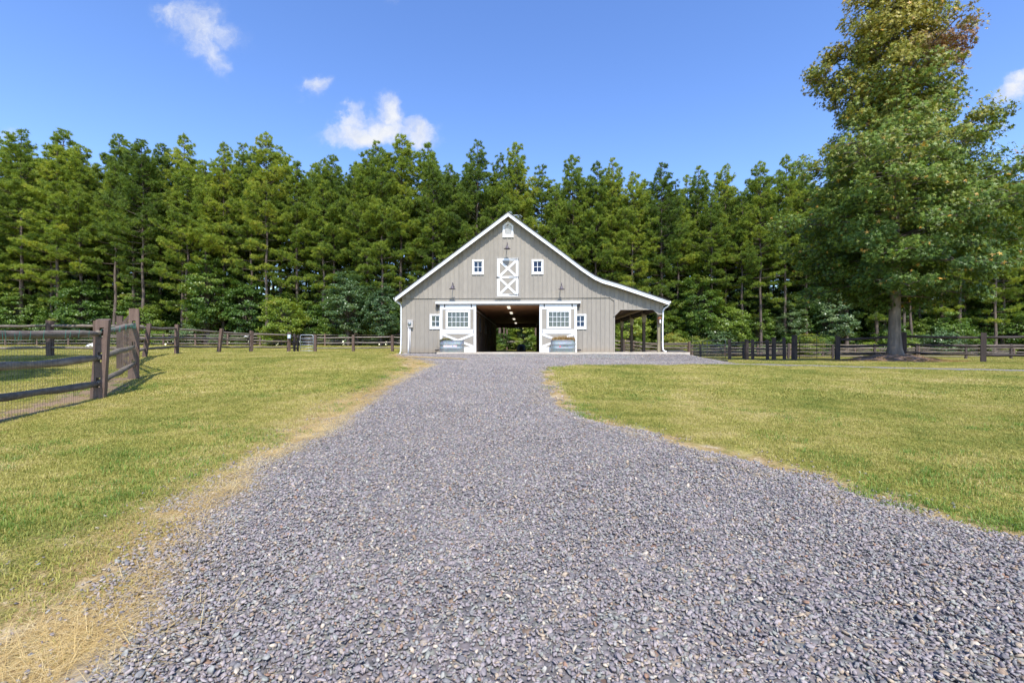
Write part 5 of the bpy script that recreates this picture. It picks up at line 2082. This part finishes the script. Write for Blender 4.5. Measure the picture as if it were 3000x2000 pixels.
def pine_row(y0, n, xlim, kinds, sc0, sc1, jit, phrase, seed, shared=None, tallfn=None):
    r = random.Random(seed)
    specs = []
    for k in range(n):
        x_ = -xlim + 2 * xlim * (k + .5 + r.uniform(-.38, .38)) / n
        y_ = y0 + r.uniform(-jit, jit) + (-1.0 if x_ > 25 else 0)
        H_, me = PINES[r.choice(kinds)]
        sc = r.uniform(sc0, sc1) * (.95 + (.05 if x_ < -28 else 0) - (.02 if 5 < x_ < 40 else 0))
        rz = r.uniform(0, 6.28)

        def mk(lab, me=me, x_=x_, y_=y_, sc=sc, rz=rz, w=r.uniform(.9, 1.12)):
            plant('pine_tree', me, x_, y_, sc, rz, lab, 'pine tree', 'pines of the wood behind the barn', w)
        specs.append((x_, y_, mk))
    place_rows(specs, shared or phrase, 'pine_tree', 'pine tree', None, bool(shared))


pine_row(54.6, 52, 72, [0, 1, 2, 3, 7, 8, 9], .90, 1.12, 1.0, 'front-row pine with low boughs', 1)
pine_row(57.8, 50, 77, [0, 1, 3, 4, 7, 6, 8, 9], .95, 1.15, 1.3, 'second-row pine', 2)
deep = 'pine deep inside the wood'
pine_row(61.2, 50, 82, [3, 4, 5, 6], .98, 1.10, 1.4, '', 3, deep)
pine_row(65.5, 46, 86, [4, 5, 6], 1.0, 1.10, 1.8, '', 4, deep)
pine_row(71, 44, 92, [4, 5, 6, 3], .98, 1.06, 2.2, '', 5, deep)

# broadleaf understorey
def under_row(y0, n, xlim, kinds, sc0, sc1, jit, phrase, seed, shared=None, src=None, name='broadleaf_tree', cat='tree', gap=lambda x_: False, sink=.12):
    r = random.Random(seed)
    src = src or BROAD
    specs = []
    for k in range(n):
        x_ = -xlim + 2 * xlim * (k + .5 + r.uniform(-.42, .42)) / n
        if gap(x_):
            continue
        y_ = y0 + r.uniform(-jit, jit)
        _, me = src[r.choice(kinds)]
        sc, rz = r.uniform(sc0, sc1), r.uniform(0, 6.28)

        def mk(lab, me=me, x_=x_, y_=y_, sc=sc, rz=rz):
            plant(name, me, x_, y_, sc, rz, lab, cat, 'broadleaf growth under the pines', 1.0, sink)
        specs.append((x_, y_, mk))
    place_rows(specs, shared or phrase, name, cat, None, bool(shared))


under_row(55.2, 42, 66, [0, 1, 2, 3, 5, 1], .7, 1.2, 1.2, 'broadleaf tree under the front pines', 11)
under_row(59.8, 38, 74, [0, 2, 3, 0, 3], .9, 1.35, 1.2, '', 12, 'dark broadleaf tree inside the wood')
under_row(64.5, 44, 84, [0, 2, 3, 3], 1.1, 1.6, 1.5, '', 15, 'dark broadleaf tree inside the wood')
under_row(76.5, 60, 100, [3, 0, 3, 2], 1.3, 1.9, 2.0, '', 13, 'broadleaf tree far inside the wood')
under_row(53.2, 46, 64, [0, 1, 3, 1, 0], .7, 1.7, .6, 'low shrub edging the wood', 14, None, SHRUB, 'shrub', 'shrub')

plant('shrub', SHRUB[1][1], -1.35, 52.4, .62, .4, 'low yellow-green shrub at the left of the back doorway', 'shrub')
plant('shrub', SHRUB[1][1], 3.0, 52.4, 1.1, 2.1, 'taller bright green shrub at the right of the back doorway', 'shrub')
plant('yellowing_shrub', SHRUB[2][1], 16.6, 46.5, 1.05, .3, 'tall yellow-leaved shrub behind the grey wire gate', 'shrub')
plant('yellowing_shrub', SHRUB[2][1], 29.0, 44.5, 1.0, 1.3, 'yellow-leaved shrub behind the black wire gate', 'shrub')
plant('broadleaf_tree', BROAD[1][1], 12.5, 48.5, .85, 1.1, 'bright green young tree seen past the lean-to posts', 'tree')
plant('broadleaf_tree', BROAD[2][1], -18.0, 50.0, .95, 1.9, 'silvery green broadleaf tree left of the barn in front of the pines', 'tree')
plant('broadleaf_tree', BROAD[2][1], -14.2, 49.4, .78, .9, 'smaller silvery green tree beside the left eave of the barn', 'tree')
plant('broadleaf_tree', BROAD[1][1], -25.5, 50.6, .95, 2.7, 'light green young tree over the left log fence', 'tree')
plant('broadleaf_tree', BROAD[1][1], 1.3, 54.0, .72, 3.7, 'light green tree framed by the back doorway of the barn', 'tree')
# two trees just outside the left of the picture; their shade falls on the paddock
plant('broadleaf_tree', BROAD[5][1], -19.6, 13.4, .92, .2, 'tall tree outside the left edge, shading the paddock fence', 'tree')
plant('broadleaf_tree', BROAD[0][1], -14.1, 8.0, 1.0, 1.2, 'broad tree outside the left edge of the paddock', 'tree')


# the wood goes on behind as one mass
r_ = np.random.default_rng(91)
n = 26000
fx_, fy_ = r_.uniform(-190, 190, n), r_.uniform(88, 104, n)
top_ = 9 + 5 * vnoise(fx_, fy_ * 0, .12, 44)
fz = TZ(fx_, fy_) + r_.random(n) ** .9 * top_
nr = unit(r_.normal(0, 1, (n, 3)) * [.6, .5, .6] + [0, -.5, .5])
t1 = unit(np.cross(nr, r_.normal(0, 1, (n, 3))))
t2 = np.cross(nr, t1)
sz = r_.uniform(.45, .95, (n, 1))
P_ = np.stack([fx_, fy_, fz], -1)
V = np.stack([P_ - t1 * sz, P_ + t2 * sz * .6, P_ + t1 * sz, P_ - t2 * sz * .6], 1).reshape(-1, 3)
tag(link('distant_wood', tri_mesh('distant_wood', V, np.arange(len(V)).reshape(-1, 4), [M['broad']], attrs={'rnd': ('FLOAT', np.repeat(r_.random(n) * .6, 4))})), kind='stuff')


# the big sweetgum on the right
def sweetgum():
    r = np.random.default_rng(77)
    H_ = 21.0
    prof_l = [(3.0, 2.2), (3.8, 4.8), (5.5, 6.2), (7.5, 6.6), (9.5, 6.4), (11.0, 6.0), (12.2, 3.9), (13.4, 2.9), (14.6, 3.9), (16, 5.1), (17.5, 4.0), (19, 3.2), (20.5, 2.5), (21.2, 1.0)]
    prof_r = [(3.0, 2.2), (3.8, 5.0), (5.5, 7.0), (7.5, 8.2), (9.5, 9.0), (10.6, 8.6), (11.6, 6.2), (12.8, 6.4), (14, 4.8), (16, 4.2), (17.5, 3.7), (19, 3.3), (20.5, 2.9), (21.2, 1.2)]
    tp = [(0, 0, 0), (.0, 0, .35), (-.02, 0, 1.2), (.05, .03, 4), (0, .02, 8), (-.12, 0, 12), (-.05, .05, 16), (.1, 0, 19), (.12, 0, 20.8)]
    trd = [.44, .34, .285, .25, .21, .16, .11, .06, .02]
    limbs, C_, O_, Hh = [], [], [], []
    z, k = 3.0, 0
    while z < 20.6:
        a = k * 2.39996 + r.normal(0, .25)
        k += 1
        w = (1 + math.cos(a)) / 2
        Rr = np.interp(z, *zip(*prof_r)) * w + np.interp(z, *zip(*prof_l)) * (1 - w)
        L_ = max(.4, (Rr - .45) * r.uniform(.52, 1.06))
        t = (z - 3.4) / 17.2
        el = -.05 + .75 * t + r.normal(0, .08)
        dh = np.array([math.cos(a), math.sin(a), 0])
        sd_ = np.array([-dh[1], dh[0], 0])
        z0 = max(2.9, z - L_ * math.sin(el) * .55)

        def pos(s):
            return np.array([0, 0, z0]) + dh * L_ * s + np.array([0, 0, 1]) * (L_ * math.sin(el) * s - .10 * L_ * s * s * (1 - t))
        limbs.append(([tuple(pos(s)) for s in (0, .3, .6, .85, 1)], [.085 * (1 - .6 * t), .06 * (1 - .6 * t), .035, .02, .008], 5))
        nn_ = max(2, int(L_ * .95 + .5))
        for q in range(nn_):
            s = .28 + .70 * (q + r.uniform(.2, .95)) / nn_
            p = pos(s)
            for side in (-1, 1, 0):
                if r.random() < .24 and not (side == 0 and q == nn_ - 1):
                    continue
                sp = (.18 + .32 * (1 - s)) * L_ * r.uniform(.4, 1.0)
                c = p + sd_ * side * sp + dh * r.uniform(-.1, .15) + np.array([0, 0, r.uniform(-.35, .45)])
                C_.append(c)
                O_.append(unit(dh * .7 + sd_ * side * .5 + [0, 0, .2]))
                if side:
                    limbs.append(([tuple(p), tuple((p + c) / 2 + [0, 0, .05]), tuple(c)], [.025, .016, .006], 3))
        z += r.uniform(.075, .165)
    C_, O_ = np.array(C_), np.array(O_)
    n, per = len(C_), 84
    q = unit(r.normal(0, 1, (n, per, 3))) * r.uniform(.1, 1, (n, per, 1)) ** .4 * r.uniform(.36, .78, (n, 1, 1)) * np.array([1, 1, .72])
    P_ = (C_[:, None, :] + q).reshape(-1, 3)
    m_ = n * per
    nrm = unit(np.repeat(O_, per, 0) * .55 + np.array([0, -.15, .35]) + r.normal(0, .55, (m_, 3)))
    t1 = unit(np.cross(nrm, r.normal(0, 1, (m_, 3))))
    t2 = np.cross(nrm, t1)
    sz = .185 * r.uniform(.65, 1.3, (m_, 1))
    # a five-lobed star leaf: five narrow triangles around the stalk
    tris = []
    for kk in range(5):
        a = 2 * math.pi * kk / 5
        d = t1 * math.cos(a) + t2 * math.sin(a)
        e = -t1 * math.sin(a) + t2 * math.cos(a)
        tris.append(np.stack([P_ - e * sz * .17 - d * sz * .05, P_ + e * sz * .17 - d * sz * .05, P_ + d * sz * .62 - nrm * sz * .10], 1))
    V = np.stack(tris, 1).reshape(-1, 3)
    F = np.arange(len(V)).reshape(-1, 3)
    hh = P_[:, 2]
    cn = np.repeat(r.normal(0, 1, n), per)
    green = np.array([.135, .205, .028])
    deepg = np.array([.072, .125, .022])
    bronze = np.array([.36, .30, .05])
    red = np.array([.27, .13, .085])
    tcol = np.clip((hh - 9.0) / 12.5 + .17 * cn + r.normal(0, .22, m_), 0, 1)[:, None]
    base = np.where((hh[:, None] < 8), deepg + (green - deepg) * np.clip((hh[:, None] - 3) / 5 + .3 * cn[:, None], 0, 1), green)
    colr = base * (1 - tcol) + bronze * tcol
    rp = np.linalg.norm((P_ - np.array([1.8, -1.6, 16.0])) / np.array([1.9, 2.6, 1.25]), axis=1)
    rw = np.clip(1.35 - rp + .25 * r.normal(0, 1, m_), 0, 1)[:, None]
    colr = colr * (1 - rw) + red * rw
    spot = (r.random(m_) < .018)[:, None]
    colr = np.where(spot, np.array([.45, .27, .05]), colr)
    colr = colr * r.uniform(.8, 1.25, (m_, 1))
    tint = np.concatenate([colr, np.ones((m_, 1))], 1)
    tint = np.repeat(tint, 15, 0)
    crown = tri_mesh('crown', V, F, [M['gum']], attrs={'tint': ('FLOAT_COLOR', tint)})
    tV, tF = tube_arrays([(tp, trd, 14)])
    lV, lF = tube_arrays(limbs)
    print('sweetgum tris', len(F))
    return tri_mesh('trunk', tV, tF, [M['gum_bark']], smooth=True), crown, tri_mesh('limbs', lV, lF, [M['gum_bark']], smooth=True)


plant('sweetgum_tree', sweetgum(), 21.45, 25.5, 1.0, 0, 'big star-leaved tree turning bronze at the top, on a mulch mound by the right fence', 'tree', None, 1.0, .05)
